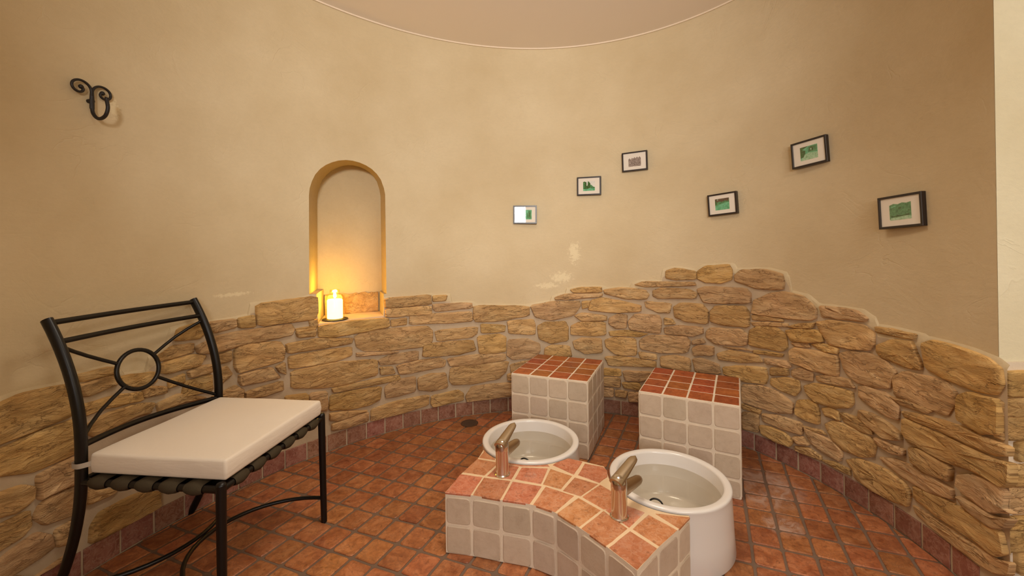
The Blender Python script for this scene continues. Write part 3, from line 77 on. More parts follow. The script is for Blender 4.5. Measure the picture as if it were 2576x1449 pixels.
# ------------------------------------------------------------------ materials
class NT:
    def __init__(s, name):
        s.m = bpy.data.materials.new(name); s.m.use_nodes = True
        s.t = s.m.node_tree; s.b = s.t.nodes['Principled BSDF']; s.out = s.t.nodes['Material Output']
    def n(s, kind, ins=None, **kw):
        nd = s.t.nodes.new(kind)
        for k, v in kw.items(): setattr(nd, k, v)
        if ins:
            for k, v in ins.items():
                if isinstance(v, bpy.types.NodeSocket): s.t.links.new(v, nd.inputs[k])
                else: nd.inputs[k].default_value = v
        return nd
    def link(s, a, b): s.t.links.new(a, b)
    def math(s, op, a, b=0.5, c=None):
        d = {0: a, 1: b}
        if c is not None: d[2] = c
        return s.n('ShaderNodeMath', d, operation=op).outputs[0]
    def ramp(s, fac, stops):
        r = s.n('ShaderNodeValToRGB', {0: fac})
        while len(r.color_ramp.elements) < len(stops): r.color_ramp.elements.new(0.5)
        for e, (p, c) in zip(r.color_ramp.elements, stops):
            e.position = p; e.color = (c, c, c, 1) if isinstance(c, (int, float)) else (*c, 1)
        return r.outputs[0]
    def mix(s, fac, a, b, mode='MIX'):
        m = s.n('ShaderNodeMix', data_type='RGBA', blend_type=mode)
        for k, v in ((0, fac), (6, a), (7, b)):
            if isinstance(v, bpy.types.NodeSocket): s.link(v, m.inputs[k])
            else: m.inputs[k].default_value = v if k == 0 or len(v) == 4 else (*v, 1)
        return m.outputs[2]
    def noise(s, vec, scale, detail=4, rough=0.55, dist=0.0):
        return s.n('ShaderNodeTexNoise', {'Vector': vec, 'Scale': scale, 'Detail': detail, 'Roughness': rough, 'Distortion': dist}).outputs[0]
    def mapping(s, vec, scale=(1, 1, 1), loc=(0, 0, 0)):
        return s.n('ShaderNodeMapping', {0: vec, 1: loc, 3: scale}).outputs[0]
    def bump(s, h, strength, dist, prev=None):
        d = {'Height': h, 'Strength': strength, 'Distance': dist}
        if prev is not None: d['Normal'] = prev
        return s.n('ShaderNodeBump', d).outputs[0]
    def set(s, **kw):
        for k, v in kw.items():
            k = k.replace('_', ' ')
            if isinstance(v, bpy.types.NodeSocket): s.link(v, s.b.inputs[k])
            else: s.b.inputs[k].default_value = (*v, 1) if isinstance(v, tuple) and len(v) == 3 else v
        return s.m

def uvv(m): return m.n('ShaderNodeUVMap').outputs[0]
def objv(m): return m.n('ShaderNodeTexCoord').outputs['Object']
def rnd(m): return m.n('ShaderNodeObjectInfo').outputs['Random']

def plaster_material(name, base, spots=True):
    m = NT(name); v = uvv(m)
    # brushed and trowelled render: slow swirls plus fine drag lines
    warp = m.n('ShaderNodeTexNoise', {'Vector': v, 'Scale': 1.3, 'Detail': 2})
    v2 = m.n('ShaderNodeVectorMath', {0: v, 1: warp.outputs['Color']}, operation='ADD').outputs[0]
    sw = m.noise(m.mapping(v2, (2.2, 3.4, 1)), 2.6, 5, 0.6, 0.6)
    fine = m.noise(m.mapping(v, (1, 1.6, 1)), 42, 6, 0.7, 0.3)
    ridge = m.n('ShaderNodeTexNoise', {'Vector': v2, 'Scale': 4.5, 'Detail': 3, 'Distortion': 1.1}).outputs[0]
    ridge = m.math('ABSOLUTE', m.math('SUBTRACT', ridge, 0.5))
    ridge = m.ramp(ridge, [(0.0, 1.0), (0.022, 0.0)])
    rmask = m.ramp(m.noise(v, 3.1, 2), [(0.52, 0.0), (0.66, 1.0)])
    ridge = m.math('MULTIPLY', ridge, rmask)
    b = m.bump(sw, 0.35, 0.007)
    b = m.bump(fine, 0.42, 0.0035, b)
    b = m.bump(ridge, 0.32, 0.003, b)
    tone = m.noise(v, 1.6, 4, 0.6)
    lo = tuple(c * k for c, k in zip(base, (0.90, 0.86, 0.80)))
    hi = tuple(min(1, c * k) for c, k in zip(base, (1.05, 1.05, 1.06)))
    col = m.mix(m.ramp(tone, [(0.3, 0.0), (0.7, 1.0)]), lo, hi)
    col = m.mix(m.ramp(fine, [(0.35, 0.12), (0.6, 0.0)]), col, tuple(c * 0.72 for c in base))
    if spots:
        # pale efflorescence where the damp has come through the render
        sep = m.n('ShaderNodeSeparateXYZ', {0: v})
        tot = None
        for (a, z, rx, rz) in ((1.287, 1.07, 0.055, 0.11), (1.340, 0.90, 0.10, 0.055), (1.40, 0.845, 0.10, 0.03), (2.925, 1.632, 0.03, 0.05), (2.63, 0.905, 0.13, 0.015)):
            dx = m.math('DIVIDE', m.math('SUBTRACT', sep.outputs[0], a * RS), rx)
            dz = m.math('DIVIDE', m.math('SUBTRACT', sep.outputs[1], z), rz)
            d = m.math('SQRT', m.math('ADD', m.math('MULTIPLY', dx, dx), m.math('MULTIPLY', dz, dz)))
            f = m.math('SUBTRACT', 1.0, d)
            tot = f if tot is None else m.math('MAXIMUM', tot, f)
        nz = m.noise(v, 48, 5, 0.7)
        f = m.math('ADD', m.math('MULTIPLY', tot, 0.38), nz)
        f = m.ramp(f, [(0.60, 0.0), (0.74, 0.6)])
        near = m.ramp(tot, [(0.0, 0.0), (0.25, 1.0)])
        f = m.math('MULTIPLY', f, near)
        col = m.mix(f, col, (0.80, 0.68, 0.44))
        b = m.bump(f, 0.4, 0.002, b)
    return m.set(Base_Color=col, Roughness=0.9, Normal=b, Specular_IOR_Level=0.15)

MAT = {}
MAT['plaster'] = plaster_material('ochre_plaster', (0.615, 0.500, 0.322))
MAT['shaded_niche_plaster'] = plaster_material('shaded_niche_plaster', (0.50, 0.405, 0.255), False)  # wall plaster made darker: the niche's shade is put into the colour
MAT['brightened_plaster'] = plaster_material('brightened_plaster', (0.82, 0.75, 0.55), False)  # wall plaster made paler: the reveal's daylight is put into the colour

def stone_material():
    m = NT('split_stone'); v = uvv(m); r = rnd(m)
    off = m.n('ShaderNodeCombineXYZ', {0: m.math('MULTIPLY', r, 37.0), 1: m.math('MULTIPLY', r, 91.0)}).outputs[0]
    v = m.n('ShaderNodeVectorMath', {0: v, 1: off}, operation='ADD').outputs[0]
    w = m.n('ShaderNodeTexNoise', {'Vector': v, 'Scale': 7, 'Detail': 3}).outputs['Color']
    wv = m.n('ShaderNodeVectorMath', {0: w, 1: (0.12, 0.075, 0.1)}, operation='MULTIPLY').outputs[0]
    v2 = m.n('ShaderNodeVectorMath', {0: v, 1: wv}, operation='ADD').outputs[0]
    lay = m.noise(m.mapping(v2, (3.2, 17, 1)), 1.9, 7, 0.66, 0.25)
    ridg = m.math('ABSOLUTE', m.math('SUBTRACT', m.noise(m.mapping(v2, (2.2, 9.5, 1)), 2.0, 5, 0.6, 0.4), 0.5))
    crack = m.ramp(ridg, [(0.0, 0.0), (0.018, 1.0)])
    grain = m.noise(m.mapping(v, (1, 2.2, 1)), 90, 5, 0.7)
    b = m.bump(lay, 1.0, 0.032)
    b = m.bump(crack, 0.6, 0.007, b)
    b = m.bump(grain, 0.45, 0.0024, b)
    c1 = m.ramp(m.noise(m.mapping(v, (1, 2.5, 1)), 7, 5, 0.6), [(0.32, (0.54, 0.325, 0.145)), (0.52, (0.655, 0.415, 0.195)), (0.7, (0.74, 0.51, 0.265))])
    pink = m.ramp(m.noise(v, 4.2, 3), [(0.52, 0.0), (0.70, 0.32)])
    c1 = m.mix(pink, c1, (0.68, 0.40, 0.205))
    hs = m.n('ShaderNodeHueSaturation', {'Hue': m.math('ADD', 0.496, m.math('MULTIPLY', r, 0.008)), 'Saturation': m.math('ADD', 0.96, m.math('MULTIPLY', r, 0.16)),
              'Value': m.math('ADD', 0.9, m.math('MULTIPLY', m.math('FRACT', m.math('MULTIPLY', r, 17.3)), 0.22)), 'Color': c1}).outputs[0]
    hs = m.mix(m.ramp(lay, [(0.34, 0.26), (0.50, 0.0)]), hs, (0.34, 0.17, 0.06))  # lows of the layers darkened, painting shade into the relief
    col = m.mix(m.ramp(crack, [(0.0, 0.38), (1.0, 0.0)]), hs, (0.24, 0.115, 0.042))
    return m.set(Base_Color=col, Roughness=0.85, Normal=b, Specular_IOR_Level=0.2)
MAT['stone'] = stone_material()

def grout_material(name, base, scale=60, bump=0.5):
    m = NT(name); v = objv(m)
    n1 = m.noise(v, scale, 5, 0.7); n2 = m.noise(v, 9, 3)
    col = m.mix(n2, tuple(c * 0.82 for c in base), tuple(min(1, c * 1.14) for c in base))
    return m.set(Base_Color=col, Roughness=0.92, Normal=m.bump(n1, bump, 0.003), Specular_IOR_Level=0.15)
MAT['mortar'] = grout_material('stone_mortar', (0.50, 0.385, 0.26), 30, 0.7)
MAT['pale_grout'] = grout_material('pale_grout', (0.76, 0.64, 0.50), 90, 0.5)
MAT['cream_grout'] = grout_material('cream_grout', (0.74, 0.54, 0.34), 90, 0.5)
MAT['floor_grout'] = grout_material('floor_grout', (0.185, 0.118, 0.080), 60, 0.5)

def tile_material(name, cols, vein, rough=0.5, vary=0.25, pitted=0.5, hue=0.012, bl=0.5, scale_spots=()):
    m = NT(name); r = rnd(m)
    off = m.n('ShaderNodeCombineXYZ', {0: m.math('MULTIPLY', r, 61.0), 1: m.math('MULTIPLY', r, 23.0), 2: m.math('MULTIPLY', r, 47.0)}).outputs[0]
    v = m.n('ShaderNodeVectorMath', {0: objv(m), 1: off}, operation='ADD').outputs[0]
    n = m.noise(v, 22, 6, 0.65, 0.5)
    col = m.ramp(n, [(0.3, cols[0]), (0.5, cols[1]), (0.7, cols[2])])
    vn = m.math('ABSOLUTE', m.math('SUBTRACT', m.noise(v, 30, 4, 0.6, 1.2), 0.5))
    col = m.mix(m.ramp(vn, [(0.0, 0.6), (0.05, 0.0)]), col, vein)
    blot = m.ramp(m.noise(v, 55, 3, 0.6), [(0.3, bl), (0.42, 0.0)])
    col = m.mix(blot, col, tuple(c * 0.5 for c in cols[0]))
    col = m.n('ShaderNodeHueSaturation', {'Hue': m.math('ADD', 0.5 - hue, m.math('MULTIPLY', m.math('FRACT', m.math('MULTIPLY', r, 7.7)), 2 * hue)), 'Value': m.math('ADD', 1 - vary, m.math('MULTIPLY', m.math('FRACT', m.math('MULTIPLY', r, 13.1)), 2 * vary)), 'Color': col}).outputs[0]
    if scale_spots:
        # dried limescale where water splashes
        P = m.n('ShaderNodeNewGeometry').outputs['Position']
        sx = m.n('ShaderNodeSeparateXYZ', {0: P}); tot = None
        for (x_, y_, r_) in scale_spots:
            dx = m.math('SUBTRACT', sx.outputs[0], x_); dy = m.math('SUBTRACT', sx.outputs[1], y_)
            d = m.math('SQRT', m.math('ADD', m.math('MULTIPLY', dx, dx), m.math('MULTIPLY', dy, dy)))
            f = m.math('SUBTRACT', 1.0, m.math('DIVIDE', d, r_))
            tot = f if tot is None else m.math('MAXIMUM', tot, f)
        nz = m.noise(P, 16, 5, 0.65, 1.5)
        f = m.math('MULTIPLY', m.ramp(tot, [(0.0, 0.0), (0.4, 1.0)]), m.ramp(nz, [(0.42, 0.12), (0.6, 0.62)]))
        col = m.mix(f, col, (0.50, 0.36, 0.29))
    h = m.noise(v, 70, 4, 0.6)
    b = m.bump(h, pitted, 0.0012)
    b = m.bump(m.noise(v, 14, 2), 0.35, 0.004, b)
    return m.set(Base_Color=col, Roughness=m.ramp(n, [(0.3, rough - 0.08), (0.7, rough + 0.1)]), Normal=b, Specular_IOR_Level=0.35)
MAT['floor_tile'] = tile_material('terracotta_floor_tile', ((0.22, 0.064, 0.022), (0.375, 0.132, 0.048), (0.48, 0.200, 0.084)), (0.22, 0.085, 0.042), 0.42, 0.17, 0.6, 0.006, scale_spots=((1.12, 1.88, 0.20), (0.98, 1.98, 0.14), (1.05, 1.62, 0.08)))
MAT['bench_tile'] = tile_material('terracotta_bench_tile', ((0.36, 0.115, 0.045), (0.50, 0.185, 0.082), (0.60, 0.27, 0.14)), (0.58, 0.30, 0.18), 0.5, 0.14, scale_spots=((0.405, 1.385, 0.055), (0.06, 1.60, 0.03)))
MAT['block_tile'] = tile_material('red_block_tile', ((0.22, 0.042, 0.012), (0.33, 0.075, 0.02), (0.43, 0.125, 0.038)), (0.42, 0.14, 0.05), 0.34, 0.13)
MAT['skirting_tile'] = tile_material('skirting_tile', ((0.21, 0.082, 0.050), (0.28, 0.120, 0.077), (0.37, 0.185, 0.125)), (0.42, 0.25, 0.18), 0.5, 0.16)
MAT['marble_tile'] = tile_material('tumbled_marble_tile', ((0.50, 0.385, 0.285), (0.555, 0.435, 0.325), (0.59, 0.47, 0.36)), (0.56, 0.45, 0.34), 0.5, 0.06, 0.5, 0.006, 0.12)

def simple(name, col, rough=0.5, metal=0.0, spec=0.5, bump=None, coat=0.0):
    m = NT(name)
    kw = dict(Base_Color=col, Roughness=rough, Metallic=metal, Specular_IOR_Level=spec, Coat_Weight=coat)
    if bump:
        kw['Normal'] = m.bump(m.noise(objv(m), bump[0], 4), bump[1], bump[2])
    return m.set(**kw)
MAT['ceiling'] = simple('ceiling_paint', (0.86, 0.78, 0.69), 0.8, spec=0.2, bump=(30, 0.05, 0.002))
MAT['cornice'] = simple('ceiling_seal', (0.80, 0.66, 0.50), 0.5)
MAT['black_metal'] = simple('black_painted_steel', (0.005, 0.0035, 0.003), 0.34, spec=0.35)
MAT['iron'] = simple('wrought_iron', (0.014, 0.010, 0.009), 0.5, spec=0.4, bump=(80, 0.4, 0.002))
MAT['strap'] = simple('olive_webbing', (0.115, 0.085, 0.050), 0.85, spec=0.15, bump=(400, 0.5, 0.001))
MAT['acrylic'] = simple('white_acrylic', (0.72, 0.67, 0.63), 0.22, spec=0.5, coat=0.25)
MAT['frame'] = simple('dark_wood_frame', (0.020, 0.012, 0.010), 0.35)
MAT['mount'] = simple('cream_mount', (0.78, 0.70, 0.60), 0.8, spec=0.2)
MAT['rubber'] = simple('black_rubber', (0.012, 0.011, 0.010), 0.45)
MAT['drain'] = simple('dull_drain_metal', (0.16, 0.10, 0.065), 0.45, 0.7)
MAT['white_frame'] = simple('white_window_paint', (0.75, 0.73, 0.68), 0.4)

def chrome():
    m = NT('chrome')
    return m.set(Base_Color=(0.62, 0.56, 0.50), Metallic=1.0, Roughness=m.ramp(m.noise(objv(m), 60, 3), [(0.3, 0.10), (0.8, 0.22)]))
MAT['chrome'] = chrome()
MAT['brushed'] = simple('dull_chrome_lever', (0.46, 0.36, 0.25), 0.36, 1.0)

def cushion_cloth():
    m = NT('cream_canvas'); v = objv(m)
    n = m.noise(v, 3.5, 4); wv = m.noise(v, 600, 2)
    b = m.bump(n, 0.25, 0.012); b = m.bump(wv, 0.25, 0.0006, b)
    fold = m.n('ShaderNodeTexNoise', {'Vector': m.mapping(v, (1, 1, 5)), 'Scale': 9, 'Detail': 3, 'Distortion': 0.8}).outputs[0]
    b = m.bump(fold, 0.22, 0.008, b)
    return m.set(Base_Color=m.mix(n, (0.70, 0.60, 0.49), (0.76, 0.67, 0.57)), Roughness=0.85, Normal=b, Specular_IOR_Level=0.2, Sheen_Weight=0.15)
MAT['cushion'] = cushion_cloth()

def thin_glass(name, tint, refl=0.08, rough=0.02):
    m = NT(name)
    tr = m.n('ShaderNodeBsdfTransparent', {0: (*tint, 1)})
    gl = m.n('ShaderNodeBsdfGlossy', {0: (1, 1, 1, 1), 'Roughness': rough})
    lw = m.n('ShaderNodeLayerWeight', {'Blend': 0.5}).outputs['Facing']
    f = m.math('ADD', m.math('MULTIPLY', m.math('POWER', lw, 5.0), 0.85), refl)
    mx = m.n('ShaderNodeMixShader', {0: f, 1: tr.outputs[0], 2: gl.outputs[0]})
    m.link(mx.outputs[0], m.out.inputs[0])
    return m.m
MAT['pane'] = thin_glass('picture_glass', (1, 1, 1), 0.05, 0.0)
MAT['jar_glass'] = thin_glass('jar_glass', (1.0, 0.96, 0.80), 0.08, 0.05)
MAT['water'] = thin_glass('water_surface', (0.86, 0.83, 0.76), 0.03, 0.01)

def emission(name, col, s):
    m = NT(name)
    e = m.n('ShaderNodeEmission', {0: (*col, 1), 1: s}); m.link(e.outputs[0], m.out.inputs[0]); return m.m
MAT['flame'] = emission('lamp_flame', (1.0, 0.62, 0.16), 60)
MAT['wax'] = NT('glowing_wax').set(Base_Color=(0.9, 0.75, 0.4), Roughness=0.5, Emission_Color=(1.0, 0.70, 0.20), Emission_Strength=7.0)

# ------------------------------------------------------------------ mesh helpers
def finish(bm, name, mat, parent=None, smooth=False, angle=None, loc=None, doubles=None):
    if doubles: bmesh.ops.remove_doubles(bm, verts=bm.verts, dist=doubles)
    bmesh.ops.recalc_face_normals(bm, faces=bm.faces)
    me = bpy.data.meshes.new(name)
    bm.to_mesh(me); bm.free()
    mats = mat if isinstance(mat, (list, tuple)) else [mat]
    for k in mats: me.materials.append(MAT[k])
    if smooth:
        for p in me.polygons: p.use_smooth = True
    if angle is not None:
        me.set_sharp_from_angle(angle=radians(angle))
    o = bpy.data.objects.new(name, me)
    COL.objects.link(o)
    if parent is not None: o.parent = parent
    if loc is not None: o.location = loc
    return o

def empty(name, loc=(0, 0, 0), rz=0.0):
    o = bpy.data.objects.new(name, None); COL.objects.link(o)
    o.location = loc; o.rotation_euler = (0, 0, rz); o.empty_display_size = 0.05
    return o

def tag(o, label, cat, group=None):
    o['label'] = label; o['category'] = cat
    if group: o['group'] = group
    return o

def struct(o):
    o['kind'] = 'structure'; return o

def add_box(bm, x0, x1, y0, y1, z0, z1, M=None, mi=0):
    vs_ = [bm.verts.new(Vector(p) if M is None else M @ Vector(p)) for p in
           [(x0, y0, z0), (x1, y0, z0), (x1, y1, z0), (x0, y1, z0), (x0, y0, z1), (x1, y0, z1), (x1, y1, z1), (x0, y1, z1)]]
    for f in ((0, 3, 2, 1), (4, 5, 6, 7), (0, 1, 5, 4), (1, 2, 6, 5), (2, 3, 7, 6), (3, 0, 4, 7)):
        fc = bm.faces.new([vs_[i] for i in f]); fc.material_index = mi
    return vs_

def add_tube(bm, pts, r, n=12, ru=None, closed=False, up=Vector((0, 0, 1)), taper=None, caps=True):
    """tube along pts; r radius (or r along side, ru along 'up')"""
    pts = [Vector(p) for p in pts]; N = len(pts); rings = []
    prev = None
    for i, p in enumerate(pts):
        if closed: t = pts[(i + 1) % N] - pts[i - 1]
        else: t = pts[min(i + 1, N - 1)] - pts[max(i - 1, 0)]
        t.normalize()
        if prev is None:
            s = t.cross(up)
            if s.length < 1e-3: s = t.cross(Vector((1, 0, 0)))
        else:
            s = prev - t * prev.dot(t)
        s.normalize(); prev = s.copy()
        w = s.cross(t).normalized()
        k = taper(i / (N - 1)) if taper else 1.0
        rr = r * k; r2 = (ru if ru is not None else r) * k
        rings.append([bm.verts.new(p + s * rr * cos(2 * pi * j / n) + w * r2 * sin(2 * pi * j / n)) for j in range(n)])
    M = N if closed else N - 1
    for i in range(M):
        a, b = rings[i], rings[(i + 1) % N]
        for j in range(n):
            bm.faces.new((a[j], a[(j + 1) % n], b[(j + 1) % n], b[j]))
    if not closed and caps:
        bm.faces.new(rings[0][::-1]); bm.faces.new(rings[-1])
    return rings

def add_lathe(bm, prof, n=48, c=(0, 0, 0), M=None):
    rings = []
    for r, z in prof:
        if r < 1e-6:
            p = Vector((c[0], c[1], c[2] + z)); rings.append([bm.verts.new(M @ p if M else p)])
        else:
            ring = []
            for j in range(n):
                p = Vector((c[0] + r * cos(2 * pi * j / n), c[1] + r * sin(2 * pi * j / n), c[2] + z))
                ring.append(bm.verts.new(M @ p if M else p))
            rings.append(ring)
    for a, b in zip(rings, rings[1:]):
        for j in range(n):
            k = (j + 1) % n
            if len(a) == 1 and len(b) == 1: continue
            if len(a) == 1: bm.faces.new((a[0], b[k], b[j]))
            elif len(b) == 1: bm.faces.new((a[j], a[k], b[0]))
            else: bm.faces.new((a[j], a[k], b[k], b[j]))

def smoothstep(t): return t * t * (3 - 2 * t)

def bez(pts, n=8):
    """Catmull-Rom through points"""
    P = [Vector(p) for p in pts]; out = []
    for i in range(len(P) - 1):
        p0 = P[max(i - 1, 0)]; p1 = P[i]; p2 = P[i + 1]; p3 = P[min(i + 2, len(P) - 1)]
        for k in range(n):
            t = k / n
            out.append(0.5 * ((2 * p1) + (p2 - p0) * t + (2 * p0 - 5 * p1 + 4 * p2 - p3) * t * t + (3 * p1 - p0 - 3 * p2 + p3) * t ** 3))
    out.append(P[-1]); return out

def poly_area(P): return 0.5 * sum(P[i - 1][0] * P[i][1] - P[i][0] * P[i - 1][1] for i in range(len(P)))

def inset(P, d):
    """inward offset of a (mostly convex) CCW polygon"""
    n = len(P); out = []
    for i in range(n):
        p0, p1, p2 = P[i - 1], P[i], P[(i + 1) % n]
        e1 = Vector((p1[0] - p0[0], p1[1] - p0[1])); e2 = Vector((p2[0] - p1[0], p2[1] - p1[1]))
        if e1.length < 1e-7 or e2.length < 1e-7: out.append(p1); continue
        e1.normalize(); e2.normalize()
        n1 = Vector((-e1.y, e1.x)); n2 = Vector((-e2.y, e2.x)); b = n1 + n2
        if b.length < 0.2: out.append(p1); continue
        b.normalize(); k = d / max(0.45, b.dot(n1))
        out.append((p1[0] + b.x * k, p1[1] + b.y * k))
    return out

def inside(p, poly):
    x, y = p; c = False
    for i in range(len(poly)):
        x1, y1 = poly[i]; x2, y2 = poly[i - 1]
        if (y1 > y) != (y2 > y) and x < (x2 - x1) * (y - y1) / (y2 - y1) + x1: c = not c
    return c

def densify(P, step, jit, rng):
    out = []
    n = len(P)
    for i in range(n):
        a = P[i]; b = P[(i + 1) % n]; L = hypot(b[0] - a[0], b[1] - a[1]); k = max(1, int(round(L / step)))
        for j in range(k):
            t = j / k; q = jit if j else jit * 0.5
            out.append((a[0] + (b[0] - a[0]) * t + rng.uniform(-q, q), a[1] + (b[1] - a[1]) * t + rng.uniform(-q, q)))
    return out

def round_corners(P, r):
    """cut each corner with two points r along the edges"""
    out = []; n = len(P)
    for i in range(n):
        p0, p1, p2 = Vector(P[i - 1]), Vector(P[i]), Vector(P[(i + 1) % n])
        a = p0 - p1; b = p2 - p1
        ra = min(r, a.length * 0.35); rb = min(r, b.length * 0.35)
        q1 = p1 + a.normalized() * ra; q2 = p1 + b.normalized() * rb
        m_ = (q1 + q2) / 2 * 0.45 + p1 * 0.55
        out += [tuple(q1), tuple(m_), tuple(q2)]
    return out

def slab(bm, P, fn, h, bev, base=0.0, dome=0.0, uv=None):
    """prism over 2-D polygon P (CCW): base -> h-bev -> bevelled top at h. fn(x, y, height) -> 3-D point"""
    P2 = inset(P, bev)
    lays = [[(p, base) for p in P], [(p, h - bev * 0.8) for p in P], [(p, h) for p in P2]]
    rows = []
    uvl = bm.loops.layers.uv.verify() if uv else None
    key = {}
    for L in lays:
        row = []
        for p, hh in L:
            v = bm.verts.new(fn(p[0], p[1], hh)); key[v] = p; row.append(v)
        rows.append(row)
    n = len(P); fs = []
    for a, b in zip(rows, rows[1:]):
        for j in range(n): fs.append(bm.faces.new((a[j], a[(j + 1) % n], b[(j + 1) % n], b[j])))
    if dome:
        cx = sum(p[0] for p in P2) / n; cy = sum(p[1] for p in P2) / n
        c = bm.verts.new(fn(cx, cy, h + dome)); key[c] = (cx, cy)
        for j in range(n): fs.append(bm.faces.new((rows[-1][j], rows[-1][(j + 1) % n], c)))
    else:
        fs.append(bm.faces.new(rows[-1]))
    if uv:
        for f in fs:
            for l in f.loops: l[uvl].uv = key[l.vert]

# ------------------------------------------------------------------ SETTING
# ---- curved wall with the arched niche cut out
ZN0 = 0.702
NICHE = [(2.094, ZN0), (2.092, 0.835), (2.0805, 0.836), (2.081, 1.44), (2.086, 1.478), (2.098, 1.528), (2.114, 1.56), (2.135, 1.587), (2.157, 1.604), (2.182, 1.616), (2.21, 1.622),
         (2.237, 1.621), (2.265, 1.612), (2.29, 1.597), (2.314, 1.577), (2.335, 1.551), (2.353, 1.518), (2.365, 1.481), (2.374, 1.44), (2.377, 1.40), (2.38, 0.869), (2.354, 0.867), (2.354, ZN0)]

def uv_from(me, fn):
    uvl = me.uv_layers.new(name='UVMap')
    for l in me.loops: uvl.data[l.index].uv = fn(me.vertices[l.vertex_index].co)

def cyl_uv(co):
    a = atan2(co.y - CY, co.x - CX)
    if a < -1.0: a += 2 * pi
    return (a * RS, co.z)

def curved_wall():
    a0, a1 = A_BEG, A_END
    na = 120
    pts = []; edges = []
    k = len(NICHE)
    pts += [Vector(p) for p in NICHE]
    edges += [(i, (i + 1) % k) for i in range(k)]
    zz = [0, 0.35, ZN0, 1.05, 1.4, 1.8, 2.1, HZ]
    border = []
    for i in range(na + 1):
        a = a0 + (a1 - a0) * i / na
        for z in zz:
            if not (2.06 < a < 2.40 and ZN0 - .01 < z < 1.66): pts.append(Vector((a, z)))
    c = len(pts)
    res = delaunay_2d_cdt(pts, edges, [], 0, 1e-5)
    V, F = res[0], res[2]
    bm = bmesh.new(); vv = [bm.verts.new(wp(v.x, v.y)) for v in V]
    for f in F:
        cx = sum(V[i].x for i in f) / len(f); cz = sum(V[i].y for i in f) / len(f)
        if inside((cx, cz), NICHE): continue
        bm.faces.new([vv[i] for i in f])
    o = finish(bm, 'wall_back', 'plaster', smooth=True)
    uv_from(o.data, cyl_uv)
    # the outer shell gives the wall its thickness
    return struct(o)
wall = curved_wall()

# ---- niche recess
NBL = Vector((-1.187, 2.520)); NBR = Vector((-0.857, 2.700))
def niche():
    bm = bmesh.new()
    front = [wp(a, z) for a, z in NICHE]
    # softened arris: a slightly recessed second ring
    def back(a, z, t=1.0):
        k = (2.377 - a) / (2.377 - 2.081)
        p = NBR * k + NBL * (1 - k)
        b = Vector((p.x, p.y, z))
        return wp(a, z) * (1 - t) + b * t
    rings = [[bm.verts.new(p) for p in front]]
    for t in (0.05, 0.5, 1.0):
        cz = 1.1
        rings.append([bm.verts.new(back(a, z if z < .71 else (z + 0.020 * t * min(1, max(0, (z - 1.30) / 0.2))), t)) for a, z in NICHE])
    n = len(NICHE)
    for r0, r1 in zip(rings, rings[1:]):
        for j in range(n): bm.faces.new((r0[j], r0[(j + 1) % n], r1[(j + 1) % n], r1[j]))
    bm.faces.new(rings[-1])
    o = finish(bm, 'niche_recess', 'shaded_niche_plaster', wall, smooth=True, angle=50)
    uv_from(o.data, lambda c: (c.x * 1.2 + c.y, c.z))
    # two rough stones lining the back of the recess above the sill
    def lp(x, y, h):
        p = NBL + (NBR - NBL) * x; nrm = Vector((0.478, -0.878))
        return Vector((p.x + nrm.x * h, p.y + nrm.y * h, y))
    rng = random.Random(3)
    for x0, x1 in ((0.085, 0.30), (0.315, 0.93)):
        P = densify([(x0, .706), (x1, .706), (x1, .832), (x0, .832)], 0.05, 0.004, rng)
        P = [(p[0], p[1]) for p in P]
        bm = bmesh.new(); slab(bm, P, lp, 0.022, 0.004, 0.0, 0.003, uv=True)
        finish(bm, 'stone', 'stone', wall, smooth=True, angle=40)
    # sill bed
    bm = bmesh.new()
    f0 = [wp(2.352, ZN0 + .004, -0.002), wp(2.22, ZN0 + .004, -0.002), wp(2.096, ZN0 + .004, -0.002)]
    f0[0] = wp(2.352, ZN0 + .004, 0.014); f0[1] = wp(2.22, ZN0 + .004, 0.014); f0[2] = wp(2.096, ZN0 + .004, 0.014)
    b0 = [Vector((NBL.x + .03, NBL.y + .01, ZN0 + .004)), Vector(((NBL.x + NBR.x) / 2, (NBL.y + NBR.y) / 2, ZN0 + .004)), Vector((NBR.x - .016, NBR.y - .006, ZN0 + .004))]
    top = [bm.verts.new(p) for p in f0] + [bm.verts.new(p) for p in b0[::-1]]
    bot = [bm.verts.new(v.co - Vector((0, 0, .010))) for v in top]
    bm.faces.new(top); bm.faces.new(bot[::-1])
    for i in range(6): bm.faces.new((top[i], top[(i + 1) % 6], bot[(i + 1) % 6], bot[i]))
    finish(bm, 'sill', 'cream_grout', wall)
niche()

# ---- mortar bed behind the stones
ST = DATA['ST']
def top_profile():
    """height of the stone cladding at each angle"""
    prof = []
    a = -0.0
    N = 420
    for i in range(N + 1):
        a = -0.012 + (3.22 + 0.012) * i / N
        best = None
        for P in ST:
            xs = [p[0] for p in P]
            if min(xs) - 0.004 <= a <= max(xs) + 0.004:
                aa = min(max(a, min(xs) + 1e-4), max(xs) - 1e-4)
                for j in range(len(P)):
                    (x1, y1), (x2, y2) = P[j - 1], P[j]
                    if (x1 - aa) * (x2 - aa) <= 0 and abs(x1 - x2) > 1e-9:
                        z = y1 + (y2 - y1) * (aa - x1) / (x2 - x1)
                        if best is None or z > best: best = z
        prof.append([a, best])
    last = None
    for q in prof:
        if q[1] is None: q[1] = last if last is not None else 0.5
        last = q[1]
    # fill dips (joints) by a small max filter
    out = []
    for i, (a, z) in enumerate(prof):
        out.append((a, max(prof[k][1] for k in range(max(0, i - 2), min(len(prof), i + 3))) + 0.004))
    return out
TOP = top_profile()
def in_niche_a(a): return 2.0945 < a < 2.3535

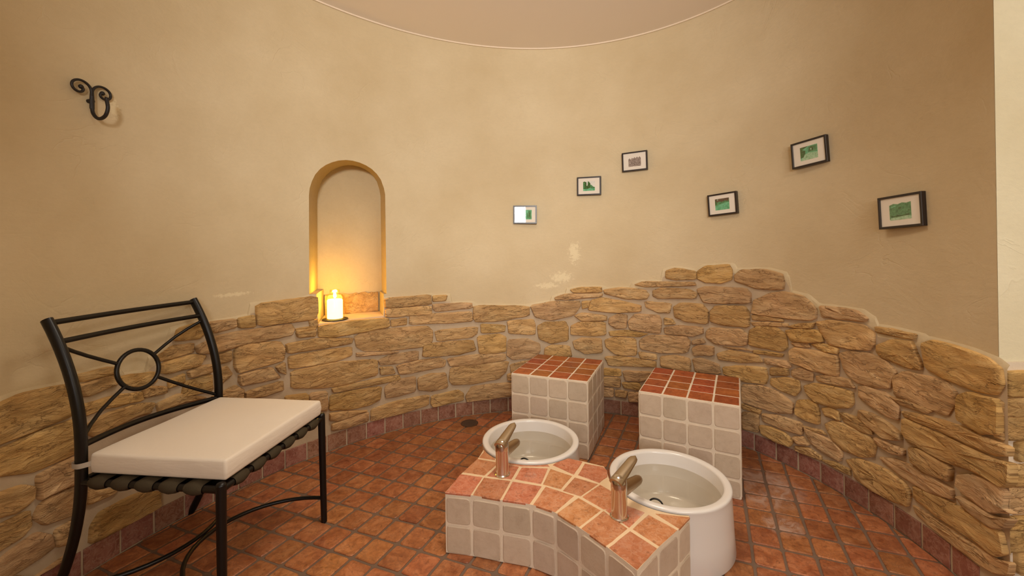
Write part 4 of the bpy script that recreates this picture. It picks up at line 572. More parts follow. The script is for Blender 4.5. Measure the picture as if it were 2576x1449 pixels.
def mortar():
    bm = bmesh.new()
    rows = []
    rng = random.Random(5)
    for a, zt in TOP:
        if in_niche_a(a): zt = min(zt, ZN0 - 0.002)
        zs = [BB - 0.002, BB + (zt - BB) * 0.5, zt - 0.045, zt - 0.005, zt + 0.007]
        off = [0.008, 0.008, 0.008, 0.008, 0.0]
        rows.append([bm.verts.new(wp(a, z, o_ + (rng.uniform(-.0012, .0012) if 0 < i < 3 else 0))) for i, (z, o_) in enumerate(zip(zs, off))])
    for r0, r1 in zip(rows, rows[1:]):
        for j in range(4):
            f = bm.faces.new((r0[j], r1[j], r1[j + 1], r0[j + 1])); f.material_index = 1 if j >= 2 else 0
    o = finish(bm, 'mortar_bed', ['mortar', 'plaster'], wall, smooth=True, angle=40)
    uv_from(o.data, cyl_uv)
mortar()

# ---- the stones
def chaikin(P, k=0.22):
    out = []
    for i in range(len(P)):
        a = P[i]; b = P[(i + 1) % len(P)]
        out.append((a[0] * (1 - k) + b[0] * k, a[1] * (1 - k) + b[1] * k))
        out.append((a[0] * k + b[0] * (1 - k), a[1] * k + b[1] * (1 - k)))
    return out

def make_stone(P, fn, parent, rng, thick=None, name='stone'):
    """P in metres (s, z), CCW; fn(s, z, off) -> 3-D"""
    if poly_area(P) < 0: P = P[::-1]
    # grow a touch so that joints stay narrow, then round the corners
    P = inset(P, -0.0035)
    P = chaikin(P, 0.10)
    P = densify(P, 0.034, 0.0016, rng)
    xs = [p[0] for p in P]; ys = [p[1] for p in P]
    H = max(ys) - min(ys)
    t = thick if thick else rng.uniform(0.020, 0.031)
    if H < 0.035: t = min(t, 0.021)
    e = min(0.0035, H * 0.12)
    cx = sum(xs) / len(xs); cy = sum(ys) / len(ys)
    bm = bmesh.new(); uvl = bm.loops.layers.uv.verify(); key = {}
    gx, gz = rng.uniform(-0.035, 0.035), rng.uniform(-0.10, 0.06)
    P1 = inset(P, e); 
    def shrink(Q, k): return [(cx + (x - cx) * k, cy + (y - cy) * k) for x, y in Q]
    P2 = shrink(P1, 0.80); P3 = shrink(P1, 0.42)
    rows = []
    for Q, h, amp, tilt in ((P, 0.003, 0, 0), (P, t * 0.80, 0.001, 0.8), (P1, t * 0.99, 0.0016, 1), (P2, t * 1.03, 0.0030, 1), (P3, t * 1.03, 0.0040, 1)):
        row = []
        for x, y in Q:
            hh = h + rng.uniform(-amp, amp) + tilt * ((x - cx) * gx + (y - cy) * gz) * 0.6
            v = bm.verts.new(fn(x, y, max(0.003, hh))); key[v] = (x, y); row.append(v)
        rows.append(row)
    n = len(P); fs = []
    for a, b in zip(rows, rows[1:]):
        for j in range(n): fs.append(bm.faces.new((a[j], a[(j + 1) % n], b[(j + 1) % n], b[j])))
    c = bm.verts.new(fn(cx, cy, t * 1.04)); key[c] = (cx, cy)
    for j in range(n): fs.append(bm.faces.new((rows[-1][j], rows[-1][(j + 1) % n], c)))
    for f in fs:
        for l in f.loops: l[uvl].uv = key[l.vert]
    return finish(bm, name, 'stone', parent, smooth=True, angle=48)

def wall_fn(s, z, off): return wp(s / RS, z, off)
rng = random.Random(11)
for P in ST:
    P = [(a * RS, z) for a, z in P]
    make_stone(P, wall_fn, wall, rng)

# ---- lit reveal to the right of the curved wall and the lobby beyond
corner = wp(A_BEG, 0)
XR = 1.95
def quad_wall(name, p0, p1, z0, z1, mat, parent=None):
    """double-faced thin slab standing from p0 to p1"""
    p0 = Vector(p0); p1 = Vector(p1); d = (p1 - p0).normalized(); nrm = Vector((-d.y, d.x)) * 0.10
    bm = bmesh.new()
    P = [p0, p1, p1 + nrm, p0 + nrm + (d * 0.06 if name == 'wall_right' and z0 == 0 and p0.x < 1.5 else d * 0)]
    lo = [bm.verts.new((p.x, p.y, z0)) for p in P]; hi = [bm.verts.new((p.x, p.y, z1)) for p in P]
    bm.faces.new(lo[::-1]); bm.faces.new(hi)
    for i in range(4): bm.faces.new((lo[i], lo[(i + 1) % 4], hi[(i + 1) % 4], hi[i]))
    o = finish(bm, name, mat, parent)
    uv_from(o.data, lambda c: (c.x + c.y * 1.0, c.z))
    return o
reveal = struct(quad_wall('wall_right', (corner.x + 0.001, corner.y), (XR, corner.y), 0, HZ, 'brightened_plaster'))
for k, P in enumerate(DATA['RV']):
    def rf(x, z, off): return Vector((x, corner.y - off, z))
    make_stone([tuple(p) for p in P], rf, reveal, rng, 0.024)
bm = bmesh.new()
add_box(bm, corner.x - 0.004, XR - .002, corner.y - 0.008, corner.y + 0.01, 0, 0.745)
finish(bm, 'mortar_bed', 'pale_grout', reveal)
struct(quad_wall('wall_right', (XR, corner.y), (XR, -2.7), 0, HZ, 'brightened_plaster'))
we = wp(A_END, 0)
struct(quad_wall('wall_left', (-2.35, we.y), (we.x, we.y), 0, HZ, 'brightened_plaster'))
struct(quad_wall('wall_left', (-2.35, -2.7), (-2.35, we.y), 0, HZ, 'brightened_plaster'))

def front_wall():
    bm = bmesh.new()
    y0, y1 = -2.80, -2.70
    W = [(-1.18, -0.48, 1.31, 2.21), (-0.02, 1.02, 1.22, 2.38)]  # the second opening is added to go with the added front light
    xs = [-2.45] + [v for w in W for v in w[:2]] + [XR + .1]
    for k in range(0, len(xs), 2): add_box(bm, xs[k], xs[k + 1], y0, y1, 0, HZ)
    for wx0, wx1, wz0, wz1 in W:
        add_box(bm, wx0, wx1, y0, y1, 0, wz0); add_box(bm, wx0, wx1, y0, y1, wz1, HZ)
    o = struct(finish(bm, 'wall_front', 'brightened_plaster'))
    uv_from(o.data, lambda c: (c.x, c.z))
    for n_, (wx0, wx1, wz0, wz1) in enumerate(W):
        bm = bmesh.new(); f = 0.05
        add_box(bm, wx0, wx0 + f, y0 + .02, y1 - .02, wz0, wz1); add_box(bm, wx1 - f, wx1, y0 + .02, y1 - .02, wz0, wz1)
        add_box(bm, wx0 + f, wx1 - f, y0 + .02, y1 - .02, wz0, wz0 + f); add_box(bm, wx0 + f, wx1 - f, y0 + .02, y1 - .02, wz1 - f, wz1)
        struct(finish(bm, 'window_%d' % (n_ + 1), 'white_frame'))
front_wall()

# ---- ceiling with its pale seal along the curved wall
bm = bmesh.new()
add_box(bm, -2.45, XR + .1, -2.8, 3.15, HZ, HZ + 0.06)
struct(finish(bm, 'ceiling', 'ceiling'))
bm = bmesh.new()
add_tube(bm, [wp(A_BEG + (A_END - A_BEG) * i / 160, HZ - 0.003, 0.004) for i in range(161)], 0.0052, 8)
struct(finish(bm, 'trim_1', 'cornice', smooth=True))

# ---- floor: grout bed, then each terracotta tile
bm = bmesh.new()
add_box(bm, -2.45, XR + .1, -2.8, 3.15, -0.06, -0.004)
floor = struct(finish(bm, 'floor', 'floor_grout'))
TO = Vector((-0.44645, 1.54835)); TI = Vector((0.09337, -0.03637)); TJ = Vector((0.04925, 0.10441))
BLOCKS = [(0.38192, 2.13433, -0.4009), (0.97757, 1.78200, -0.5010)]
BW, BD, BH = 0.4288, 0.4376, 0.4083
def blk_poly(b, g=0.0):
    x, y, th = b; u = Vector((cos(th), sin(th))); v = Vector((-sin(th), cos(th))); p = Vector((x, y)) + u * g - v * g
    return [tuple(p), tuple(p + v * (BD + 2 * g)), tuple(p + v * (BD + 2 * g) - u * (BW + 2 * g)), tuple(p - u * (BW + 2 * g))]
TUBS = [(0.074, 1.908, 0.2225), (0.586, 1.579, 0.2190)]
def clip_half(P, a, b):
    """keep the part of P left of a->b"""
    out = []; d = (b[0] - a[0], b[1] - a[1])
    def s(p): return d[0] * (p[1] - a[1]) - d[1] * (p[0] - a[0])
    for i in range(len(P)):
        p, q = P[i - 1], P[i]; sp, sq = s(p), s(q)
        if (sp >= 0) != (sq >= 0):
            t = sp / (sp - sq); out.append((p[0] + (q[0] - p[0]) * t, p[1] + (q[1] - p[1]) * t))
        if sq >= 0: out.append(q)
    return out
ROOM = [wp(A_BEG + (A_END - A_BEG) * i / 64, 0, 0.013).xy for i in range(65)]
BENCH_OUT = None
def floor_tiles():
    rng = random.Random(21)
    full = []; cut = []
    for i in range(-30, 40):
        for j in range(-26, 24):
            c = TO + TI * (i + .5) + TJ * (j + .5)
            if c.y < -0.55 or c.length > 4: continue
            P = [TO + TI * (i + a) + TJ * (j + b) for a, b in ((0, 0), (1, 0), (1, 1), (0, 1))]
            P = [tuple(p) for p in P]
            if poly_area(P) < 0: P = P[::-1]
            P = inset(P, 0.0052)
            ang = atan2(c.y - CY, c.x - CX)
            if ang < -1.2: ang += 2 * pi
            r = hypot(c.x - CX, c.y - CY)
            if c.y < 1.2 and c.x > 0:
                if c.x > corner.x - 0.02: continue
                clipped = P
                full_in = True
            else:
                if r > rad(ang) + 0.10: continue
                full_in = r < rad(ang) - 0.10
                clipped = P
                if not full_in:
                    for a, b in zip(ROOM, ROOM[1:]):
                        clipped = clip_half(clipped, a, b)
                        if len(clipped) < 3: break
                    if len(clipped) < 3 or abs(poly_area(clipped)) < 4e-4: continue
            hidden = False
            for b in BLOCKS:
                if all(inside(p, blk_poly(b, -0.01)) for p in P): hidden = True
            for x, y, rr in TUBS:
                if all(hypot(p[0] - x, p[1] - y) < rr - 0.005 for p in P): hidden = True
            if hidden: continue
            inview = c.y > 1.22 and abs(c.x) < 1.32 * c.y + .08
            full.append((0 if inview else 1, c.length, clipped, c))
    full.sort(key=lambda q: (q[0], q[1]))
    print('floor tiles', len(full), 'in view', sum(1 for q in full if q[0] == 0))
    rest = bmesh.new()
    for k, (iv, d, P, c) in enumerate(full):
        Q = round_corners(P, 0.011) if len(P) <= 5 else P
        Q = [(p[0] + rng.uniform(-.0014, .0014), p[1] + rng.uniform(-.0014, .0014)) for p in Q]
        tx, ty, dz = rng.uniform(-.008, .008), rng.uniform(-.008, .008), rng.uniform(-.0006, .0006)
        own = k < 300 and iv == 0
        o3 = Vector((c.x, c.y, 0)) if own else Vector((0, 0, 0))
        fn = lambda x, y, h: Vector((x, y, h + (dz + (x - c.x) * tx + (y - c.y) * ty if h > -.003 else 0))) - o3
        if own:
            bm = bmesh.new(); slab(bm, Q, fn, 0.0, 0.0028, -0.006)
            finish(bm, 'tile', 'floor_tile', floor, smooth=True, angle=35, loc=o3)
        else:
            slab(rest, Q, fn, 0.0, 0.0028, -0.006)
    if len(rest.verts):
        o = finish(rest, 'tile', 'floor_tile', floor, smooth=True, angle=35); o['kind'] = 'stuff'
floor_tiles()

# ---- skirting of upright terracotta tiles
bm = bmesh.new(); rows = []
for i in range(161):
    a = A_BEG + (A_END - A_BEG) * i / 160
    rows.append([bm.verts.new(wp(a, z, o_)) for z, o_ in ((-0.004, 0.0075), (BB - 0.001, 0.0075), (BB, 0.0))])
for r0, r1 in zip(rows, rows[1:]):
    for j in range(2): bm.faces.new((r0[j], r1[j], r1[j + 1], r0[j + 1]))
base = struct(finish(bm, 'baseboard_back', 'mortar', smooth=True, angle=30))
rng = random.Random(31)
s = 0.078
while s < A_END * RS - 0.12:
    w = 0.1035 if s < 1.65 else 0.118
    w *= rng.uniform(0.97, 1.03)
    P = [(s + .004, 0.001), (s + w - .004, 0.001), (s + w - .004, BB - .003), (s + .004, BB - .003)]
    P = densify(P, 0.04, 0.0008, rng)
    bm = bmesh.new(); slab(bm, P, lambda x, z, h: wp(x / RS, z, h), rng.uniform(0.0105, 0.013), 0.002, 0.002)
    finish(bm, 'tile', 'skirting_tile', base, smooth=True, angle=35)
    s += w

# ------------------------------------------------------------------ TILED SEAT BLOCKS
def grid_tile(bm_fn, w, h, t, parent, mat, name, rng, rc=0.014, bev=0.003, jit=0.0009):
    P = round_corners([(0, 0), (w, 0), (w, h), (0, h)], rc)
    P = [(p[0] + rng.uniform(-jit, jit), p[1] + rng.uniform(-jit, jit)) for p in P]
    bm = bmesh.new(); slab(bm, P, bm_fn, t + rng.uniform(-.0006, .0006), bev, -0.002)
    return finish(bm, name, mat, parent, smooth=True, angle=35)

def block(b, label, seed):
    x, y, th = b; rng = random.Random(seed)
    root = empty('tiled_seat_block', (x, y, 0), th)
    tag(root, label, 'step', 'tiled seat blocks behind the foot tubs')
    i_ = -0.0005
    bm = bmesh.new(); add_box(bm, -BW + i_, -i_, i_, BD - i_, 0, BH - 0.0012)
    bmesh.ops.bevel(bm, geom=list(bm.edges), offset=0.003, segments=2, affect='EDGES')
    core = finish(bm, 'core', 'pale_grout', root)
    m = BW / 4; g = 0.0078
    def rows_z():
        z = BH - 0.004; out = []
        while z > 0.012:
            z1 = z - 0.107; out.append((max(z1, 0.001), z)); z = z1
        return out
    RZ = rows_z()
    md = BD / 4
    for (z0, z1) in RZ:
        if z1 - z0 < 0.02: continue
        for k in range(4):
            # front (local -y), right (+x), left (-x), back (+y)
            px = -BW + k * m
            grid_tile(lambda X, Z, h, px=px, z0=z0: Vector((px + g / 2 + X, 0.004 - h, z0 + Z + g / 2)), m - g, z1 - z0 - g, 0.007, root, 'marble_tile', 'side_tile', rng)
            py = k * md
            grid_tile(lambda X, Z, h, py=py, z0=z0: Vector((-0.004 + h, py + g / 2 + X, z0 + Z + g / 2)), md - g, z1 - z0 - g, 0.007, root, 'marble_tile', 'side_tile', rng)
            grid_tile(lambda X, Z, h, py=py, z0=z0: Vector((-BW + 0.004 - h, py + md - g / 2 - X, z0 + Z + g / 2)), md - g, z1 - z0 - g, 0.007, root, 'marble_tile', 'side_tile', rng)
            grid_tile(lambda X, Z, h, px=px, z0=z0: Vector((px + m - g / 2 - X, BD - 0.004 + h, z0 + Z + g / 2)), m - g, z1 - z0 - g, 0.007, root, 'marble_tile', 'side_tile', rng)
    for k in range(4):
        for l in range(4):
            px = -BW + k * m; py = l * md
            grid_tile(lambda X, Y, h, px=px, py=py: Vector((px + g / 2 + X, py + g / 2 + Y, BH - 0.0065 + h)), m - g, md - g, 0.0065, root, 'block_tile', 'top_tile', rng, 0.004, 0.0015, 0.0007)
    return root
block(BLOCKS[0], 'red-topped beige tiled seat block, the left one, behind the farther tub', 41)
block(BLOCKS[1], 'red-topped beige tiled seat block, the right one, behind the nearer tub', 42)

# ------------------------------------------------------------------ CURVED TILED BENCH
ZB = 0.218
def tub_push(p, extra):
    x, y = p
    for cx, cy, r in TUBS:
        d = hypot(x - cx, y - cy)
        if d < r + extra:
            k = (r + extra) / max(d, 1e-6); x = cx + (x - cx) * k; y = cy + (y - cy) * k
    return (x, y)
def bench():
    rng = random.Random(51)
    F = [Vector(p) for p in DATA['BF']]; Rr = [Vector(p) for p in DATA['BR']]; Lf = [Vector(p) for p in DATA['BL']]; Mb = [Vector(p) for p in DATA['BM']]
    Mb = [Vector(tub_push(p, 0.0088)) for p in Mb]; Lf = [Vector(tub_push(p, 0.0088)) for p in Lf]; Rr = [Vector(tub_push(p, 0.0088)) for p in Rr]
    org = Vector((0.15, 1.45))
    root = empty('tiled_tap_bench', (org.x, org.y, 0))
    tag(root, 'low curved bench tiled terracotta on top and beige in front, carrying both taps', 'bench')
    fine = [v.xy for v in bez([(p.x, p.y, 0) for p in F], 4)]
    def arc(c, pa, pb, n=14):
        cx, cy, r = c; r += 0.0085
        a0 = atan2(pa.y - cy, pa.x - cx); a1 = atan2(pb.y - cy, pb.x - cx)
        # go round the camera side of the tub
        while a1 < a0: a1 += 2 * pi
        if a1 - a0 > 1.5 * pi: a1 -= 2 * pi
        return [Vector((cx + r * cos(a0 + (a1 - a0) * k / n), cy + r * sin(a0 + (a1 - a0) * k / n))) for k in range(n + 1)]
    # outline: front left -> front right, right side, tub 2 arc back to the middle, tub 1 arc to the left side
    out = list(fine) + Rr[1:-1]
    A2_ = arc(TUBS[1], Mb[-1], Rr[-1])[::-1]; A1_ = arc(TUBS[0], Lf[-1], Mb[0])[::-1]
    out += A2_ + Mb[1:-1][::-1] + A1_ + Lf[1:-1][::-1]
    out = [Vector(p) - org for p in out]
    bm = bmesh.new()
    lo = [bm.verts.new((p.x, p.y, 0)) for p in out]; hi = [bm.verts.new((p.x, p.y, ZB - 0.0004)) for p in out]
    for i in range(len(out)): bm.faces.new((lo[i], lo[(i + 1) % len(out)], hi[(i + 1) % len(out)], hi[i]))
    for ring in (lo, hi):
        es = [bm.edges.get((ring[i], ring[(i + 1) % len(ring)])) for i in range(len(ring))]
        bmesh.ops.triangle_fill(bm, edges=es, use_beauty=True)
    bmesh.ops.recalc_face_normals(bm, faces=bm.faces); bm.normal_update()
    for f in bm.faces: f.material_index = 1 if f.normal.z > 0.7 else 0
    finish(bm, 'core', ['pale_grout', 'cream_grout'], root)
    for P in DATA['BT']:
        P = [tuple(p) for p in P]
        if poly_area(P) < 0: P = P[::-1]
        P = densify(P, 0.03, 0.0, rng)
        P = [tub_push(p, 0.0085) for p in P]
        P = [(p[0] + rng.uniform(-.0008, .0008), p[1] + rng.uniform(-.0008, .0008)) for p in P]
        tx, ty = rng.uniform(-.012, .012), rng.uniform(-.012, .012)
        c = (sum(p[0] for p in P) / len(P), sum(p[1] for p in P) / len(P))
        bm = bmesh.new()
        slab(bm, P, lambda x, y, h: Vector((x - org.x, y - org.y, ZB - 0.006 + h + ((x - c[0]) * tx + (y - c[1]) * ty if h > 0 else 0))), 0.0075, 0.002, 0.0)
        finish(bm, 'top_tile', 'bench_tile', root, smooth=True, angle=35)
    # side tiles: two courses
    def course(p, q, z0, z1, flip=1):
        d = q - p; L = d.length; d.normalize(); nrm = Vector((d.y, -d.x)) * flip
        g = 0.009
        if L < 0.03: return
        grid_tile(lambda X, Z, h: Vector((p.x - org.x + d.x * (X + g / 2) + nrm.x * (h - 0.004), p.y - org.y + d.y * (X + g / 2) + nrm.y * (h - 0.004), z0 + Z)), L - g, z1 - z0, 0.006, root, 'marble_tile', 'side_tile', rng, 0.014, 0.003)
    for a, b in list(zip(F, F[1:])) + list(zip(Rr, Rr[1:])):
        course(a, b, 0.001, 0.100); course(a, b, 0.108, 0.204)
    Lr = Lf[::-1]
    for a, b in zip(Lr, Lr[1:]):
        course(a, b, 0.001, 0.100); course(a, b, 0.108, 0.204)
bench()

# ------------------------------------------------------------------ FOOT TUBS
def tub(c, label, hd):
    x, y, r = c
    root = empty('foot_tub', (x, y, 0)); tag(root, label, 'basin', 'white foot tubs')
    t = 0.030
    prof = [(0, 0.0), (r + 0.006, 0.0), (r + 0.008, 0.004), (r + 0.003, 0.08), (r - 0.002, 0.19), (r - 0.0015, 0.213), (r - 0.0005, 0.219), (r - 0.004, 0.2235), (r - 0.010, 0.2245),
            (r - t + .008, 0.2240), (r - t + 0.002, 0.2215), (r - t, 0.216), (r - t - 0.004, 0.16), (r - t - 0.012, 0.06), (r - t - 0.03, 0.045), (0, 0.042)]
    bm = bmesh.new(); add_lathe(bm, prof, 96)
    finish(bm, 'tub_body', 'acrylic', root, smooth=True, angle=50)
    bm = bmesh.new(); rings = []
    zw = 0.172
    vs_ = [bm.verts.new(((r - t - 0.0025) * cos(2 * pi * k / 96), (r - t - 0.0025) * sin(2 * pi * k / 96), zw)) for k in range(96)]
    bm.faces.new(vs_)
    w = finish(bm, 'water', 'water', root)
    # plug handle: a black rubber loop on a disc, near the tap-side rim
    px, py = hd
    bm = bmesh.new()
    add_lathe(bm, [(0, 0.0), (0.016, 0.0), (0.016, 0.004), (0.010, 0.008), (0, 0.009)], 20, (px, py, 0.158))
    plug = finish(bm, 'plug', 'rubber', root, smooth=True, angle=40)
    bm = bmesh.new()
    add_tube(bm, [(px + 0.022 * cos(k), py - 0.010 * cos(k), 0.166 + 0.024 * sin(k)) for k in [pi * i / 12 for i in range(13)]], 0.0032, 8)
    finish(bm, 'plug_handle', 'rubber', plug, smooth=True)
    return root
tub(TUBS[0], 'white round foot tub filled with water, the left one, farther from the camera', (-0.030, -0.118))
tub(TUBS[1], 'white round foot tub filled with water, the right one, nearest the camera', (-0.078, -0.088))

# ------------------------------------------------------------------ TAPS
def tap(x, y, d, label):
    root = empty('basin_tap', (x, y, ZB + .0015), atan2(d[1], d[0])); tag(root, label, 'tap', 'chrome taps on the tiled bench')
    r = 0.0255
    bm = bmesh.new()
    add_lathe(bm, [(0, 0), (r + .005, 0), (r + .005, 0.003), (r + .001, 0.006), (r, 0.01), (r, 0.088), (r + .0008, 0.090), (r + .0008, 0.112), (r * .93, 0.122), (r * .7, 0.131), (r * .35, 0.136), (0, 0.137)], 40)
    finish(bm, 'tap_body', 'chrome', root, smooth=True, angle=35)
    def paddle(x0, z0, x1, z1, w0, w1, h0, h1, name, mat):
        bm = bmesh.new(); n = 12; rings = []
        K = 12
        for k in range(K + 1):
            t = k / K; w = w0 + (w1 - w0) * t; hh = h0 + (h1 - h0) * t
            if t > 0.8:
                q = math.sqrt(max(0.0, 1 - ((t - 0.8) / 0.2) ** 2)); w *= max(q, 0.12); hh *= max(q, 0.2)
            dx, dz = x1 - x0, z1 - z0; L = hypot(dx, dz); nx, nz = -dz / L, dx / L
            cx_, cz_ = x0 + dx * t, z0 + dz * t
            rings.append([bm.verts.new((cx_ + nx * hh * sin(2 * pi * j / n), w * cos(2 * pi * j / n), cz_ + nz * hh * sin(2 * pi * j / n))) for j in range(n)])
        for a, b in zip(rings, rings[1:]):
            for j in range(n): bm.faces.new((a[j], a[(j + 1) % n], b[(j + 1) % n], b[j]))
        bm.faces.new(rings[0]); bm.faces.new(rings[-1])
        return finish(bm, name, mat, root, smooth=True, angle=60)
    paddle(-0.020, 0.116, 0.106, 0.160, 0.0245, 0.016, 0.015, 0.006, 'lever', 'brushed')
    paddle(0.0, 0.080, 0.142, 0.070, 0.021, 0.0155, 0.026, 0.015, 'spout', 'brushed')
tap(-0.049, 1.615, (0.47, 0.88), 'chrome lever tap rising from the bench beside the left tub')
tap(0.340, 1.351, (0.72, 0.69), 'chrome lever tap on the bench beside the right tub, nearest the camera')

# ------------------------------------------------------------------ CHAIR
CHX, CHY, CTH = -1.0397, 1.4552, 1.4551
CW, CD, CH = 0.4995, 0.4572, 0.4250
def pz(z):
    t = 0.0
    if z > 0.5273: t -= 0.8113 * (z - 0.5273) ** 2
    if z < 0.4535: t -= 0.6704 * (0.4535 - z) ** 2
    return t
def cl(u, v, z): return Vector((u, -v, z))
chair = empty('metal_chair', (CHX, CHY, 0), CTH)
tag(chair, 'wide black metal chair with ring-and-spoke back, standing at the left wall', 'chair')
def ctube(name, pts, r, ru=None, n=12, mat='black_metal', parent=None, taper=None, up=Vector((1, 0, 0))):
    bm = bmesh.new(); add_tube(bm, pts, r, n, ru, up=up, taper=taper)
    return finish(bm, name, mat, parent or chair, smooth=True, angle=50)
# tubular back posts that run down into the splayed rear legs
for s_ in (-1, 1):
    up_pts = [cl(s_ * CW / 2, -CD / 2 + pz(z), z) for z in [CH + (0.903 - CH) * k / 16 for k in range(17)]]
    ctube('back_post', up_pts, 0.0165, 0.0135, 14)
    dn = [cl(s_ * CW / 2, -CD / 2 + pz(z), z) for z in [CH + 0.012 - (CH + 0.012) * k / 12 for k in range(13)]]
    ctube('leg', dn, 0.0165, 0.0135, 14, taper=lambda t: 1 - 0.18 * t)
for s_ in (-1, 1):
    ctube('leg', [cl(s_ * (CW / 2 + 0.004 * k / 6), CD / 2 + 0.004 * k / 6, CH + 0.010 - (CH + 0.010) * k / 6) for k in range(7)], 0.0138, n=14, taper=lambda t: 1 - 0.15 * t)
    bm = bmesh.new(); add_lathe(bm, [(0.0138, 0), (0.0115, 0.0055), (0.006, 0.008), (0, 0.009)], 14, tuple(cl(s_ * CW / 2, CD / 2, CH + 0.0095)))
    finish(bm, 'end_cap', 'black_metal', chair, smooth=True)
# seat frame rails
rz = CH - 0.004
def rail(p, q, r=0.0105): return ctube('seat_rail', [p + (q - p) * k / 4 for k in range(5)], r, n=12, up=Vector((0, 0, 1)))
rail(cl(-CW / 2, -CD / 2, rz), cl(-CW / 2, CD / 2, rz)); rail(cl(CW / 2, -CD / 2, rz), cl(CW / 2, CD / 2, rz))
rail(cl(-CW / 2, CD / 2, rz), cl(CW / 2, CD / 2, rz)); rail(cl(-CW / 2, -CD / 2, rz), cl(CW / 2, -CD / 2, rz))
# bars bowed backwards
def bar(z, r, name, bow=0.05, zr=None):
    zr = z if zr is None else zr
    P = []
    for k in range(17):
        t = k / 16; zz = z + (zr - z) * t
        P.append(cl((t - .5) * CW, -CD / 2 + pz(zz) - bow * sin(pi * t), zz))
    return ctube(name, P, r, n=12, up=Vector((0, 0, 1)))
bar(0.893, 0.0088, 'top_rail', 0.018); bar(0.836, 0.0085, 'upper_bar', 0.024); bar(0.527, 0.0095, 'lower_bar', 0.05, 0.492)
RC = (0.0, -0.090, 0.682)
def ringp(k, r=0.0735): return cl(RC[0] + r * cos(k), -CD / 2 + RC[1] - 0.22 * r * sin(k), RC[2] + r * 0.92 * sin(k))
bm = bmesh.new(); add_tube(bm, [ringp(2 * pi * k / 40) for k in range(40)], 0.0072, 10, closed=True)
finish(bm, 'back_ring', 'black_metal', chair, smooth=True)
for (su, z, kk) in ((-1, 0.822, radians(148)), (1, 0.815, radians(32)), (-1, 0.545, radians(220)), (1, 0.505, radians(-40))):
    p = cl(su * (CW / 2 - 0.004), -CD / 2 + pz(z) - 0.002, z); q = ringp(kk)
    ctube('spoke', [p, p * 0.75 + q * 0.25 + Vector((0, 0.012, 0)), p * .5 + q * .5 + Vector((0, 0.016, 0)), p * 0.25 + q * .75 + Vector((0, 0.010, 0)), q], 0.0058, n=10)
# stretchers: two bows that kiss under the seat
zst = 0.098
ctube('stretcher', [cl(-0.25 * cos(pi * k / 24), 0.232 - 0.288 * sin(pi * k / 24), zst) for k in range(25)], 0.0072, n=10, up=Vector((0, 0, 1)))
vb = -CD / 2 + pz(zst)
ctube('stretcher', [cl(-0.25 * cos(pi * k / 24), vb + (-0.070 - vb) * sin(pi * k / 24), zst + .006) for k in range(25)], 0.0072, n=10, up=Vector((0, 0, 1)))
# woven straps wrapped round the rails
def strap(c, along_u, w=0.045):
    """flat webbing looped around the two opposite rails"""
    H = (CW if along_u else CD) / 2; prof = []
    R_ = 0.0165
    for k in range(9):
        a = pi / 2 - pi * k / 8; prof.append((H + R_ * cos(a), rz + R_ * sin(a)))
    for k in range(9):
        a = -pi / 2 - pi * k / 8; prof.append((-H + R_ * cos(a), rz + R_ * sin(a)))
    bm = bmesh.new(); n = len(prof)
    rowsv = []
    for q, ins in ((-.5, 0.0042), (-.34, 0.0008), (0, -0.0026), (.34, 0.0008), (.5, 0.0042)):
        row = []
        for (x, z) in prof:
            sx = H if x > 0 else -H
            dx, dz = x - sx, z - rz; L = hypot(dx, dz)
            x2 = sx + dx * (L - ins) / L; z2 = rz + dz * (L - ins) / L
            row.append(bm.verts.new(cl(x2, c + q * w, z2) if along_u else cl(c + q * w, x2, z2)))
        rowsv.append(row)
    for a, b in zip(rowsv, rowsv[1:]):
        for j in range(n): bm.faces.new((a[j], a[(j + 1) % n], b[(j + 1) % n], b[j]))
    bmesh.ops.solidify(bm, geom=list(bm.faces), thickness=0.002)
    o = finish(bm, 'strap', 'strap', chair, smooth=True, angle=60)
    return o
for k in range(5): strap(-CD / 2 + 0.062 + k * 0.0785, True, 0.058)
for k in range(6): strap(-CW / 2 + 0.068 + k * 0.0735, False, 0.054)

